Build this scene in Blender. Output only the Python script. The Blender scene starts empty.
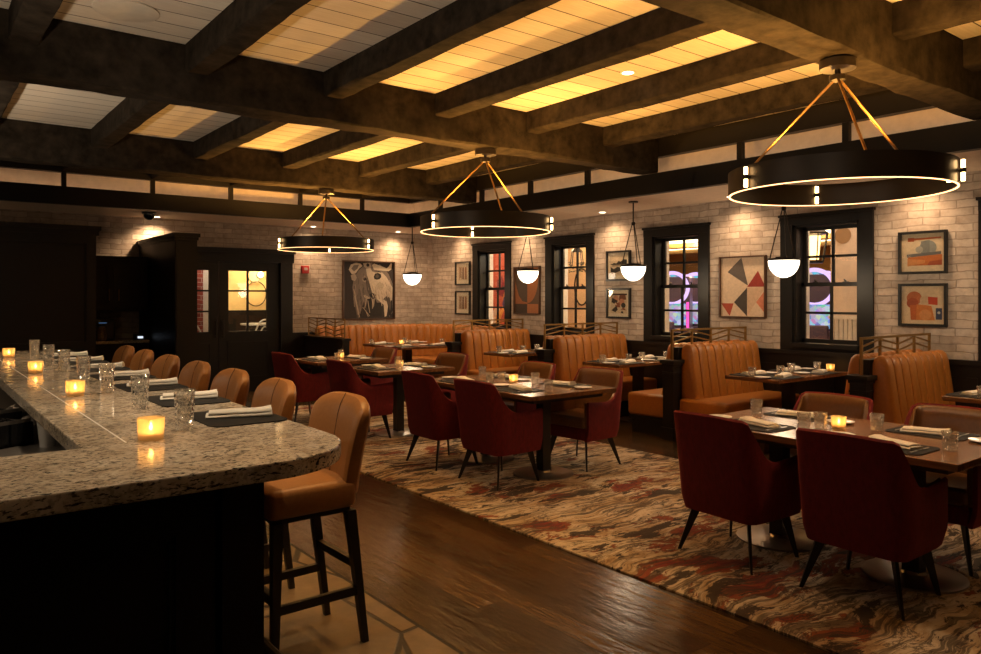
import bpy, bmesh, math, random
from mathutils import Vector, Matrix
random.seed(7)
C = bpy.context.scene.collection
PI = math.pi
sc = bpy.context.scene

# ------------------------------------------------------------------ materials
class NT:
    def __init__(s, m):
        m.use_nodes = True; s.t = m.node_tree; s.t.nodes.clear()
        s.out = s.t.nodes.new('ShaderNodeOutputMaterial')
    def n(s, typ, ins=None, **at):
        k = s.t.nodes.new('ShaderNode' + typ)
        for a, v in at.items(): setattr(k, a, v)
        for i, v in (ins or {}).items():
            sk = k.inputs[i]
            if isinstance(v, bpy.types.NodeSocket): s.t.links.new(v, sk)
            else: sk.default_value = v
        return k
    def ramp(s, fac, stops, interp='LINEAR'):
        k = s.n('ValToRGB', {0: fac}); r = k.color_ramp; r.interpolation = interp
        while len(r.elements) < len(stops): r.elements.new(0.5)
        for e, (p, c) in zip(r.elements, stops):
            e.position = p; e.color = (*c, 1) if len(c) == 3 else c
        return k.outputs[0]
    def math(s, op, a, b=None, c=None):
        d = {0: a}
        if b is not None: d[1] = b
        if c is not None: d[2] = c
        return s.n('Math', d, operation=op).outputs[0]
    def mix(s, f, a, b, blend='MIX'):
        k = s.n('MixRGB', {0: f, 1: a, 2: b}, blend_type=blend); return k.outputs[0]
    def obj(s, scale=(1,1,1), rot=(0,0,0), loc=(0,0,0)):
        tc = s.n('TexCoord')
        return s.n('Mapping', {0: tc.outputs['Object'], 1: loc, 2: rot, 3: scale}).outputs[0]
    def noise(s, vec, scale, detail=4, rough=.5, out=0):
        return s.n('TexNoise', {'Vector': vec, 'Scale': scale, 'Detail': detail, 'Roughness': rough}).outputs[out]
    def bump(s, h, strength=.3, dist=.01):
        return s.n('Bump', {'Height': h, 'Strength': strength, 'Distance': dist}).outputs[0]
    def bsdf(s, col, rough=.5, metal=0, normal=None, **kw):
        d = {'Base Color': col if isinstance(col, bpy.types.NodeSocket) else (*col, 1), 'Roughness': rough, 'Metallic': metal}
        if normal is not None: d['Normal'] = normal
        d.update(kw)
        b = s.n('BsdfPrincipled', d); return b.outputs[0]
    def fin(s, sh): s.t.links.new(sh, s.out.inputs[0])

MATS = {}
def newmat(name):
    m = bpy.data.materials.new(name); MATS[name] = m; return m, NT(m)
def grained(name, c1, c2, rough=.5, metal=0, scale=30, stretch=(1,1,1), bump=.1, **kw):
    m, t = newmat(name)
    v = t.obj(stretch)
    f = t.noise(v, scale, 5, .6)
    col = t.ramp(f, [(.3, c1), (.7, c2)])
    t.fin(t.bsdf(col, rough, metal, t.bump(f, bump, .004), **kw)); return m
def plain(name, c, rough=.5, metal=0, **kw):
    return grained(name, tuple(x*.92 for x in c), tuple(min(1, x*1.06) for x in c), rough, metal, 12, bump=.03, **kw)
def emit(name, c, strength):
    m, t = newmat(name); t.fin(t.n('Emission', {0: (*c, 1), 1: strength}).outputs[0]); return m

millwork = plain('dark_millwork', (.010,.0073,.0055), .45, **{'Specular IOR Level': .3})
millwork2 = plain('window_black_paint', (.008,.0068,.006), .42, **{'Specular IOR Level': .3})
beam_m = grained('weathered_beam', (.013,.0098,.007), (.042,.032,.023), .85, 0, 9, (1,1,1), .6, **{'Specular IOR Level': .06})
steel = plain('satin_steel', (.42,.38,.34), .32, .9)
darksteel = plain('dark_bronze', (.03,.022,.016), .42, .6)
brass = plain('brushed_brass', (.34,.19,.065), .36, 1)
lattice_m = plain('antique_brass_paint', (.30,.17,.05), .42, .6)
tan = grained('tan_leather', (.29,.115,.030), (.34,.140,.038), .42, 0, 60, bump=.08)
booth = grained('cognac_leather', (.34,.122,.020), (.40,.150,.027), .36, 0, 40, bump=.06)
brownl = grained('brown_leather', (.120,.050,.016), (.15,.064,.021), .28, 0, 40, bump=.05)
piping = plain('dark_piping', (.06,.025,.012), .5)
velvet = grained('burgundy_velvet', (.115,.0045,.0075), (.185,.008,.012), .85, 0, 55, (1,1,.35), .1, **{'Sheen Weight': .25, 'Sheen Roughness': .4, 'Sheen Tint': (.85,.10,.09,1)})
blackwood = plain('black_stained_wood', (.012,.008,.006), .38)
linen = plain('white_linen', (.80,.74,.64), .9)
matblk = grained('black_leatherette', (.009,.009,.009), (.015,.014,.014), .7, 0, 200, bump=.1, **{'Specular IOR Level': .25})
china = plain('white_china', (.82,.79,.74), .15)
white = plain('white_paint', (.72,.68,.62), .7)
cream = plain('cream_plaster', (.70,.58,.45), .85)
drywall = plain('soffit_plaster', (.78,.65,.53), .9)
redp = plain('red_plastic', (.45,.02,.02), .35)
blk = plain('black_plastic', (.01,.01,.011), .3)

def wood(name, c1, c2, c3, axis='y', rough=.3, sc_=1.0):
    m, t = newmat(name)
    st = {'x': (1.2,14,14), 'y': (14,1.2,14)}[axis]
    v = t.obj(st)
    f = t.noise(v, 2.2*sc_, 7, .62)
    col = t.ramp(f, [(.25, c1), (.5, c2), (.75, c3)])
    t.fin(t.bsdf(col, rough, 0, t.bump(f, .08, .003))); return m
tabletop = wood('walnut_tabletop', (.10,.040,.016), (.19,.085,.034), (.27,.13,.055), 'y', .24)

def m_planks():
    m, t = newmat('dark_plank_floor')
    v = t.obj((1,1,1))
    br = t.n('TexBrick', {'Vector': t.obj((1,1,1), (0,0,PI/2)), 'Color1': (.2,.2,.2,1), 'Color2': (.8,.8,.8,1), 'Mortar': (0,0,0,1), 'Scale': 1, 'Mortar Size': .0025, 'Brick Width': 1.5, 'Row Height': .15}, offset=.37)
    g = t.noise(t.obj((16,1.3,16)), 2.5, 7, .65)
    a = t.mix(.45, br.outputs[0], g)
    col = t.ramp(a, [(.1, (.010,.006,.003)), (.4, (.045,.024,.009)), (.62, (.090,.046,.016)), (.85, (.16,.085,.030))])
    rg = t.ramp(g, [(.2, (.16,)*3), (.8, (.27,)*3)])
    h = t.math('ADD', br.outputs[1], t.math('MULTIPLY', g, -.25))
    w = t.noise(t.obj((7,1.6,1)), 2.6, 3)
    nb = t.bump(t.math('ADD', t.math('MULTIPLY', h, -1), t.math('MULTIPLY', w, 1.5)), .55, .007)
    t.fin(t.bsdf(col, rg, 0, nb)); return m
def m_stone():
    m, t = newmat('flagstone')
    w = t.noise(t.obj(), 1.6, 3, .5, 1)
    v = t.mix(.07, t.obj((2.1,2.1,2.1)), w)
    e = t.n('TexVoronoi', {'Vector': v, 'Scale': 1}, feature='DISTANCE_TO_EDGE').outputs[0]
    cc = t.n('TexVoronoi', {'Vector': v, 'Scale': 1}).outputs['Color']
    n = t.noise(t.obj(), 7, 6, .6)
    base = t.ramp(n, [(.3, (.12,.075,.036)), (.7, (.22,.145,.075))])
    base = t.mix(t.math('MULTIPLY', t.n('SeparateXYZ', {0: cc}).outputs[0], .5), base, (.09,.058,.03,1))
    k = t.ramp(e, [(.014, (0,0,0)), (.026, (1,1,1))])
    col = t.mix(k, (.012,.008,.005,1), base)
    h = t.math('ADD', k, t.math('MULTIPLY', n, .5))
    t.fin(t.bsdf(col, .4, 0, t.bump(h, .6, .008))); return m
def m_carpet():
    m, t = newmat('abstract_carpet')
    o = t.obj()
    warp = t.noise(o, 1.5, 3, .5, 1)
    v = t.mix(.30, o, warp)
    M_ = lambda loc, sc_: t.n('Mapping', {0: v, 1: loc, 3: sc_}).outputs[0]
    n1 = t.noise(M_((0,0,0), (1.4,3.2,1)), 2.1, 10, .72)
    n2 = t.noise(M_((7,3,0), (1.2,2.4,1)), 2.3, 9, .70)
    n3 = t.noise(M_((3,8,0), (1.1,3.0,1)), 3.0, 9, .72)
    st = t.noise(M_((2,9,0), (2.0,36,1)), 1.5, 5, .65)
    mod = t.noise(M_((1,2,0), (1,1.6,1)), 1.5, 3)
    base = t.ramp(n1, [(.34, (.16,.09,.045)), (.44, (.44,.30,.17)), (.56, (.64,.54,.42)), (.68, (.40,.27,.14))])
    red = t.ramp(n2, [(.28, (.13,.010,.010)), (.37, (.22,.024,.016)), (.42, (.28,.075,.024)), (.45, (.05,.024,.018))])
    col = t.mix(t.ramp(n2, [(.435, (1,1,1)), (.455, (0,0,0))]), base, red)
    dk = t.ramp(n3, [(.43, (1,1,1)), (.452, (0,0,0))])
    col = t.mix(t.math('MULTIPLY', dk, .95), col, (.026,.014,.011,1))
    ln = t.ramp(n3, [(.555, (0,0,0)), (.57, (1,1,1)), (.585, (1,1,1)), (.60, (0,0,0))])
    col = t.mix(t.math('MULTIPLY', ln, .8), col, (.035,.02,.015,1))
    sk = t.math('MULTIPLY', t.ramp(st, [(.44, (1,1,1)), (.52, (0,0,0))]), t.ramp(mod, [(.38, (0,0,0)), (.52, (1,1,1))]))
    col = t.mix(t.math('MULTIPLY', sk, .8), col, (.05,.032,.022,1))
    f = t.noise(o, 260, 2)
    t.fin(t.bsdf(col, .95, 0, t.bump(f, .5, .004))); return m
def m_brick(name, axes, c1, c2, mort, bw=.30, rh=.078, roughcol=.6):
    m, t = newmat(name)
    tc = t.n('TexCoord').outputs['Object']
    sp = t.n('SeparateXYZ', {0: tc})
    cb = t.n('CombineXYZ', {0: sp.outputs[axes[0]], 1: sp.outputs[axes[1]], 2: 0})
    wp = t.noise(cb.outputs[0], 3.5, 3, .6, 1)
    wv = t.n('VectorMath', {0: wp, 1: (.5,.5,.5)}, operation='SUBTRACT').outputs[0]
    wv = t.n('VectorMath', {0: wv, 'Scale': .055}, operation='SCALE').outputs[0]
    v = t.n('VectorMath', {0: cb.outputs[0], 1: wv}, operation='ADD').outputs[0]
    br = t.n('TexBrick', {'Vector': v, 'Color1': (*c1,1), 'Color2': (*c2,1), 'Mortar': (*mort,1), 'Scale': 1, 'Mortar Size': .0055, 'Mortar Smooth': .35, 'Bias': -.1, 'Brick Width': bw, 'Row Height': rh})
    n = t.noise(cb.outputs[0], 9, 7, .65)
    n2 = t.noise(cb.outputs[0], 2.0, 3)
    col = t.mix(roughcol, br.outputs[0], t.ramp(n, [(.28, (.46,.41,.36)), (.58, (1,1,1))]), 'MULTIPLY')
    col = t.mix(.4, col, t.ramp(n2, [(.3, (.55,.52,.5)), (.7, (1,1,1))]), 'MULTIPLY')
    h = t.math('ADD', t.math('MULTIPLY', br.outputs[1], -1.0), t.math('MULTIPLY', n, .8))
    t.fin(t.bsdf(col, .85, 0, t.bump(h, .9, .014))); return m
def m_granite():
    m, t = newmat('speckled_granite')
    o = t.obj()
    wv = t.noise(o, 5, 3, .5, 1)
    v = t.mix(.06, o, wv)
    b = t.noise(v, 9, 5, .6)
    base = t.ramp(b, [(.3, (.42,.33,.23)), (.5, (.64,.53,.39)), (.7, (.78,.67,.52))])
    s1 = t.noise(t.n('Mapping', {0: v, 2: (0,0,.2), 3: (26,84,95)}).outputs[0], 1.0, 3, .6)
    s2 = t.noise(t.n('Mapping', {0: v, 1: (5,2,1), 2: (0,0,.1), 3: (52,120,130)}).outputs[0], 1.0, 3, .6)
    s3 = t.noise(t.n('Mapping', {0: v, 1: (1,7,3), 3: (60,60,60)}).outputs[0], 1.0, 3, .6)
    k1 = t.ramp(s1, [(.595, (0,0,0)), (.64, (1,1,1))]); k2 = t.ramp(s2, [(.565, (0,0,0)), (.62, (1,1,1))]); k3 = t.ramp(s3, [(.50, (0,0,0)), (.64, (1,1,1))])
    col = t.mix(t.math('MULTIPLY', k3, .55), base, (.20,.13,.085,1))
    col = t.mix(t.math('MULTIPLY', k2, .9), col, (.045,.038,.035,1))
    col = t.mix(k1, col, (.028,.024,.024,1))
    t.fin(t.bsdf(col, .13, 0, t.bump(s3, .03, .002))); return m
def m_deck():
    m, t = newmat('whitewashed_deck_planks')
    br = t.n('TexBrick', {'Vector': t.obj(), 'Color1': (.60,.54,.46,1), 'Color2': (.76,.70,.60,1), 'Mortar': (.06,.04,.028,1), 'Scale': 1, 'Mortar Size': .0055, 'Mortar Smooth': .2, 'Brick Width': 9.3, 'Row Height': .215}, offset=.43)
    g = t.noise(t.obj((1.4,20,4)), 3, 7, .6)
    col = t.mix(.35, br.outputs[0], t.ramp(g, [(.3, (.6,.55,.5)), (.65, (1,1,1))]), 'MULTIPLY')
    h = t.math('ADD', t.math('MULTIPLY', br.outputs[1], -1.), t.math('MULTIPLY', g, .35))
    t.fin(t.bsdf(col, .75, 0, t.bump(h, .5, .008))); return m
def m_glass(name, tint=(.95,.96,.96), refl=.12, rough=.03, bumpy=0, haze=0, edge=.7):
    m, t = newmat(name)
    nb = None
    if bumpy:
        wv = t.n('TexVoronoi', {'Vector': t.obj((1,1,.8)), 'Scale': bumpy}, feature='DISTANCE_TO_EDGE').outputs[0]
        nb = t.bump(wv, .9, .02)
    lw = t.n('LayerWeight', {0: .5, **({1: nb} if nb is not None else {})})
    f = t.math('ADD', t.math('MULTIPLY', t.math('POWER', lw.outputs[1], 2.2), edge), refl)
    gl = t.n('BsdfGlossy', {0: (1,1,1,1), 1: rough, **({'Normal': nb} if nb is not None else {})}).outputs[0]
    tr = t.n('BsdfTransparent', {0: (*tint,1)}).outputs[0]
    if haze: tr = t.n('MixShader', {0: haze, 1: tr, 2: t.n('BsdfDiffuse', {0: (.8,.78,.74,1)}).outputs[0]}).outputs[0]
    t.fin(t.n('MixShader', {0: f, 1: tr, 2: gl}).outputs[0]); return m
pane_m = m_glass('window_glass', (.97,.97,.95), .03, .02, edge=.45)
cutglass = m_glass('cut_crystal', (.95,.945,.93), .13, .05, 60, .13, .7)
def m_votive():
    m, t = newmat('amber_votive_glass')
    tl = t.n('BsdfTranslucent', {0: (1,.80,.50,1)}).outputs[0]
    df = t.n('BsdfDiffuse', {0: (.9,.72,.42,1)}).outputs[0]
    tr = t.n('BsdfTransparent', {0: (1,.92,.72,1)}).outputs[0]
    gl = t.n('BsdfGlossy', {0: (1,1,1,1), 1: .1}).outputs[0]
    a = t.n('MixShader', {0: .25, 1: tl, 2: df}).outputs[0]
    a = t.n('MixShader', {0: .45, 1: a, 2: tr}).outputs[0]
    lw = t.n('LayerWeight', {0: .4}).outputs[1]
    t.fin(t.n('MixShader', {0: t.math('MULTIPLY', lw, .3), 1: a, 2: gl}).outputs[0]); return m
votive_m = m_votive()
wax = plain('candle_wax', (.9,.75,.5), .5)
flame_m = emit('candle_flame', (1,.62,.22), 60)
frost = m_glass('frosted_plastic', (.8,.82,.86), .08, .4, 0, .45)
floor_m, stone_m, carpet_m, granite_m, deck_m = m_planks(), m_stone(), m_carpet(), m_granite(), m_deck()
brick_r = m_brick('whitewashed_brick', ('Y','Z'), (.50,.42,.35), (.70,.61,.52), (.40,.33,.27))
brick_b = m_brick('whitewashed_brick_rear', ('X','Z'), (.50,.42,.35), (.70,.61,.52), (.40,.33,.27))
brick_red = m_brick('red_brick', ('X','Z'), (.30,.05,.035), (.42,.09,.06), (.6,.5,.45), .22, .075, .3)
led_m = emit('warm_led', (1,.50,.20), 5)
bulb_m = emit('amber_bulb', (1,.60,.24), 16)
can_m = emit('downlight_lens', (1,.80,.55), 14)
globe_m = emit('opal_glass_lit', (1,.86,.66), 5.5)
deckball = None

# ------------------------------------------------------------------ mesh helpers
class MB:
    def __init__(s): s.b = bmesh.new()
    def _mi(s, n0, mi):
        s.b.faces.ensure_lookup_table()
        for f in s.b.faces[n0:]: f.material_index = mi
    def box(s, x0, x1, y0, y1, z0, z1, mi=0, bev=0, seg=2, mat=None):
        n0 = len(s.b.faces)
        t = bmesh.new()
        bmesh.ops.create_cube(t, size=1)
        for v in t.verts:
            v.co = Vector(((x0+x1)/2 + v.co.x*(x1-x0), (y0+y1)/2 + v.co.y*(y1-y0), (z0+z1)/2 + v.co.z*(z1-z0)))
        if bev: bmesh.ops.bevel(t, geom=t.edges[:], offset=bev, segments=seg, affect='EDGES', profile=.5)
        s._merge(t, mi, mat); return s
    def _merge(s, t, mi=0, mat=None):
        vm = {}
        for v in t.verts: vm[v] = s.b.verts.new(mat @ v.co if mat else v.co)
        for f in t.faces:
            try: nf = s.b.faces.new([vm[v] for v in f.verts]); nf.material_index = mi; nf.smooth = f.smooth
            except ValueError: pass
        t.free()
    def cone(s, p0, p1, r0, r1, seg=12, mi=0, caps=True, rot=0):
        p0, p1 = Vector(p0), Vector(p1); d = (p1-p0).normalized()
        a = Vector((0,0,1)) if abs(d.z) < .95 else Vector((1,0,0))
        u = d.cross(a).normalized(); w = d.cross(u)
        if abs(d.z) >= .95: u, w = Vector((1,0,0)), Vector((0,1,0)) if d.z > 0 else Vector((0,-1,0))
        R = []
        for p, r in ((p0,r0),(p1,r1)):
            R.append([s.b.verts.new(p + u*r*math.cos(2*PI*(k+rot)/seg) + w*r*math.sin(2*PI*(k+rot)/seg)) for k in range(seg)])
        for k in range(seg):
            f = s.b.faces.new((R[0][k], R[0][(k+1)%seg], R[1][(k+1)%seg], R[1][k])); f.material_index = mi
        if caps:
            for ring, rev in ((R[0],1),(R[1],0)):
                f = s.b.faces.new(ring[::-1] if rev else ring); f.material_index = mi
        return s
    def leg(s, p0, p1, a0, a1, mi=0):
        Rg = []
        for p, a in ((p1, a1), (p0, a0)):
            Rg.append([s.b.verts.new((p[0]+sx*a/2, p[1]+sy*a/2, p[2])) for sx, sy in ((-1,-1),(1,-1),(1,1),(-1,1))])
        for k in range(4): s.b.faces.new((Rg[0][k], Rg[0][(k+1)%4], Rg[1][(k+1)%4], Rg[1][k]))
        s.b.faces.new(Rg[0][::-1]); s.b.faces.new(Rg[1]); return s
    def lathe(s, prof, seg=24, c=(0,0,0), mi=0, close=True, ripple=0, z0=0, z1=0):
        rings = []
        for r, z in prof:
            ring = []
            for k in range(seg):
                rr = r*(1 + (ripple if (k % 2 and z0 <= z <= z1) else 0))
                ring.append(s.b.verts.new((c[0]+rr*math.cos(2*PI*k/seg), c[1]+rr*math.sin(2*PI*k/seg), c[2]+z)))
            rings.append(ring)
        n = len(rings)
        for i in range(n - (0 if close else 1)):
            a, b = rings[i], rings[(i+1) % n]
            for k in range(seg):
                f = s.b.faces.new((a[k], a[(k+1)%seg], b[(k+1)%seg], b[k])); f.material_index = mi
        if not close:
            for ring, rev in ((rings[0],1),(rings[-1],0)):
                f = s.b.faces.new(ring[::-1] if rev else ring); f.material_index = mi
        return s
    def tube(s, pts, r, seg=8, mi=0):
        pts = [Vector(p) for p in pts]
        for a, b in zip(pts, pts[1:]): s.cone(a, b, r, r, seg, mi)
        return s
    def bar(s, p0, p1, w, h=None, mi=0):
        """square bar between two points"""
        p0, p1 = Vector(p0), Vector(p1); d = p1-p0; L = d.length; d.normalize()
        up = Vector((0,0,1)) if abs(d.z) < .95 else Vector((1,0,0))
        sd = d.cross(up).normalized(); up = sd.cross(d)
        m = Matrix((( d.x, sd.x, up.x, (p0.x+p1.x)/2), (d.y, sd.y, up.y, (p0.y+p1.y)/2), (d.z, sd.z, up.z, (p0.z+p1.z)/2), (0,0,0,1)))
        h = h or w
        return s.box(-L/2, L/2, -w/2, w/2, -h/2, h/2, mi, mat=m)
    def prism(s, pts, z0, z1, mi=0):
        a = [s.b.verts.new((x,y,z0)) for x,y in pts]; b = [s.b.verts.new((x,y,z1)) for x,y in pts]
        n = len(pts)
        for f in ([a[::-1], b] + [[a[i], a[(i+1)%n], b[(i+1)%n], b[i]] for i in range(n)]):
            q = s.b.faces.new(f); q.material_index = mi
        return s
    def grid(s, rows, closed_u=False, closed_v=False, mi=0):
        V = [[s.b.verts.new(p) for p in r] for r in rows]
        n, m = len(V), len(V[0])
        for i in range(n - (0 if closed_u else 1)):
            for j in range(m - (0 if closed_v else 1)):
                f = s.b.faces.new((V[i][j], V[i][(j+1)%m], V[(i+1)%n][(j+1)%m], V[(i+1)%n][j])); f.material_index = mi
        return V
    def build(s, name, mats, parent=None, smooth=0, bevel=0):
        bmesh.ops.recalc_face_normals(s.b, faces=s.b.faces[:])
        me = bpy.data.meshes.new(name); s.b.to_mesh(me); s.b.free()
        for m in (mats if isinstance(mats, (list, tuple)) else [mats]): me.materials.append(m)
        o = bpy.data.objects.new(name, me); C.objects.link(o)
        if parent: o.parent = parent
        if smooth:
            me.polygons.foreach_set('use_smooth', [True]*len(me.polygons))
            if smooth < 180:
                try: me.set_sharp_from_angle(angle=math.radians(smooth))
                except Exception: pass
        if bevel:
            bv = o.modifiers.new('bevel', 'BEVEL'); bv.width = bevel; bv.segments = 2; bv.limit_method = 'ANGLE'
        return o

def tag(o, label, cat, group=None, kind=None):
    if label: o['label'] = label
    if cat: o['category'] = cat
    if group: o['group'] = group
    if kind: o['kind'] = kind
    return o
def thing(name, loc, label, cat, group=None, rz=0):
    o = bpy.data.objects.new(name, None); C.objects.link(o); o.empty_display_size = .1
    o.location = loc; o.rotation_euler = (0,0,rz)
    return tag(o, label, cat, group)
def struct(o): o['kind'] = 'structure'; return o
def dup(root, loc, rz, label, group=None):
    r = root.copy(); C.objects.link(r); r.location = loc; r.rotation_euler = (0,0,rz); r['label'] = label
    if group: r['group'] = group
    for ch in list(root.children):
        c = ch.copy(); C.objects.link(c); c.parent = r
        for g in list(ch.children):
            d = g.copy(); C.objects.link(d); d.parent = c
    return r
class Kind:
    """first call places the prototype, later calls copies of it with their parts"""
    def __init__(s, make): s.make = make; s.proto = None
    def __call__(s, loc, rz, label, group=None):
        if s.proto is None:
            s.proto = s.make(); o = s.proto; o.location = loc; o.rotation_euler = (0,0,rz); o['label'] = label
            if group: o['group'] = group
            return o
        return dup(s.proto, loc, rz, label, group)

def light(kind, loc, energy, color, size=.03, spot=None, blend=.6, to=None):
    l = bpy.data.lights.new('lamp', kind); l.energy = energy; l.color = color
    if kind in ('POINT','SPOT'): l.shadow_soft_size = size
    if kind == 'SPOT': l.spot_size = math.radians(spot); l.spot_blend = blend
    if kind == 'AREA': l.shape = 'DISK'; l.size = size
    o = bpy.data.objects.new('lamp', l); C.objects.link(o); o.location = loc
    if to is not None: o.rotation_euler = (Vector(to)-Vector(loc)).to_track_quat('-Z','Y').to_euler()
    return o

# ------------------------------------------------------------------ dimensions (metres)
XW, YB = 8.06, 12.2            # window wall, rear wall
XV, YV = 6.67, 10.78           # inner faces of the soffit valance
ZS, ZD = 2.75, 3.33            # soffit, deck
ZBM = 2.944                    # underside of the main beams
XL, YF = -4.0, -3.0
TH = .30
WIN = [10.32, 8.385, 6.365, 4.315, 2.27]   # window centres along the wall
BENCH = [9.37, 7.31, 5.25, 3.2]

# ------------------------------------------------------------------ shell
struct(MB().box(XL, XW+TH, YF, YB+.3, -.1, 0).build('floor', floor_m))
struct(MB().box(.3, 1.9, YF, 9.6, 0, .005).build('floor_flagstone', stone_m))
struct(MB().box(1.9, 1.918, YF, 9.6, 0, .0055).build('trim_floor_edge', millwork))
cp = MB().box(3.19, 5.82, -1.5, 10.1, 0, .009).build('carpet', carpet_m)
tag(cp, 'abstract cream, rust and brown patterned carpet under the dining tables', 'carpet')

w = MB()
def hole_wall(w, holes, a0, a1, z0, z1, put):
    e = a0
    for (h0, h1, k0, k1) in sorted(holes):
        put(e, h0, z0, z1)
        if k0 > z0: put(h0, h1, z0, k0)
        put(h0, h1, k1, z1); e = h1
    put(e, a1, z0, z1)
HW = .39
hole_wall(w, [(c-HW, c+HW, 1.0, 2.37) for c in WIN], YF, YB, 0, 3.4, lambda a,b,c,d: w.box(XW, XW+TH, a, b, c, d))
struct(w.build('wall_right', brick_r))
w = MB()
hole_wall(w, [(2.95, 5.03, 0, 2.15)], XL, XW+TH, 0, 3.4, lambda a,b,c,d: w.box(a, b, YB, YB+.3, c, d))
struct(w.build('wall_back', brick_b))
struct(MB().box(XL-.1, XL, YF, YB+.3, 0, 3.4).build('wall_left', millwork))
struct(MB().box(XL, XW+TH, YF-.1, YF, 0, 3.4).build('wall_front', millwork))
# ceiling: plaster soffit ring, cream upstand, plank deck
m = MB().box(XV+.02, XW, YF, YB, ZS, ZS+.05).box(XL, XV+.02, YV+.02, YB, ZS, ZS+.05)
struct(m.build('ceiling', drywall))
m = MB().box(XV+.24, XV+.28, YF, YV+.28, ZS+.05, ZD).box(XL, XV+.24, YV+.24, YV+.28, ZS+.05, ZD)
struct(m.build('ceiling_upstand', cream))
struct(MB().box(XL, XV+.28, YF, YV+.28, ZD, ZD+.07).build('ceiling_deck', deck_m))

def hewn(name, axis, a0, a1, c0, c1, z0, z1, jit=.007):
    L = a1-a0; n = max(2, int(L/.16)); ch = .014
    sec = [(c0+ch,z0),(c1-ch,z0),(c1,z0+ch),(c1,z1-.002),(c1,z1),(c0,z1),(c0,z1-.002),(c0,z0+ch)]
    m = MB(); rows = []
    ph = [random.uniform(0,6) for _ in range(8)]
    for i in range(n+1):
        a = a0 + L*i/n; r = []
        for k, (c, z) in enumerate(sec):
            j = jit*(.5*math.sin(a*2.3+ph[k])+random.uniform(-.6,.6)) if k not in (4,5) else 0
            j2 = jit*(.6*math.sin(a*3.1+ph[k-1])+random.uniform(-.6,.6)) if k in (0,1,2,7) else 0
            if i in (0, n): j = j2 = 0
            r.append((a, c+j, z+j2) if axis == 'x' else (c+j, a, z+j2))
        rows.append(r)
    V = m.grid(rows, False, True)
    m.b.faces.new(V[0][::-1]); m.b.faces.new(V[-1])
    return struct(m.build(name, beam_m, smooth=35))
BY = [(-1.3,-1.04), (2.11,2.37), (5.51,5.75), (8.90,9.15)]
for y0, y1 in BY: hewn('ceiling_beam', 'x', XL, XV-.005, y0, y1, ZBM, ZD-.001, .009)
jx = [.51+1.053*k for k in range(-4, 6)]
spans = [(YF, -1.3), (-1.04, 2.11), (2.37, 5.51), (5.75, 8.90), (9.15, YV)]
for a, b in spans:
    for x in jx: hewn('ceiling_joist', 'y', a+.002, b-.002, x, x+.17, 3.135, ZD-.001, .006)
# valance: rails and posts
m = MB().box(XV, XV+.09, YF, YV+.09, 2.72, ZBM).box(XL, XV, YV, YV+.09, 2.72, ZBM)
m.box(XV, XV+.09, YF, YV+.09, 3.12, ZD-.001).box(XL, XV, YV, YV+.09, 3.12, ZD-.001)
for k in range(-4, 6): m.box(jx[k+4]+.0, jx[k+4]+.055, YV+.005, YV+.06, ZBM, 3.12)
for y in (-.9, .2, 1.27, 3.39, 4.48, 6.65, 7.73, 8.82, 9.9): m.box(XV+.005, XV+.06, y-.03, y+.03, ZBM, 3.12)
struct(m.build('trim_valance', millwork))
# unseen glowing strip added in the valance trough to brighten the cream upstand
struct(MB().box(XV+.12, XV+.15, YF+.1, YV+.14, ZS+.051, ZS+.06).box(XL+.1, XV+.12, YV+.12, YV+.15, ZS+.051, ZS+.06).build('trim_added_glow', emit('added_cove_glow', (1,.62,.36), 9)))
# wainscot
m = MB().box(XW-.035, XW, YF, YB, 0, .90).box(XW-.06, XW, YF, YB, .90, .945)
y = YF+.2
while y < YB-.7: m.box(XW-.045, XW-.034, y, y+.55, .2, .78); y += .7
struct(m.build('trim_wainscot_right', millwork))
m = MB().box(5.2, XW-.06, YB-.035, YB, 0, .90).box(5.2, XW-.06, YB-.06, YB, .90, .945)
struct(m.build('trim_wainscot_back', millwork))

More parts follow.
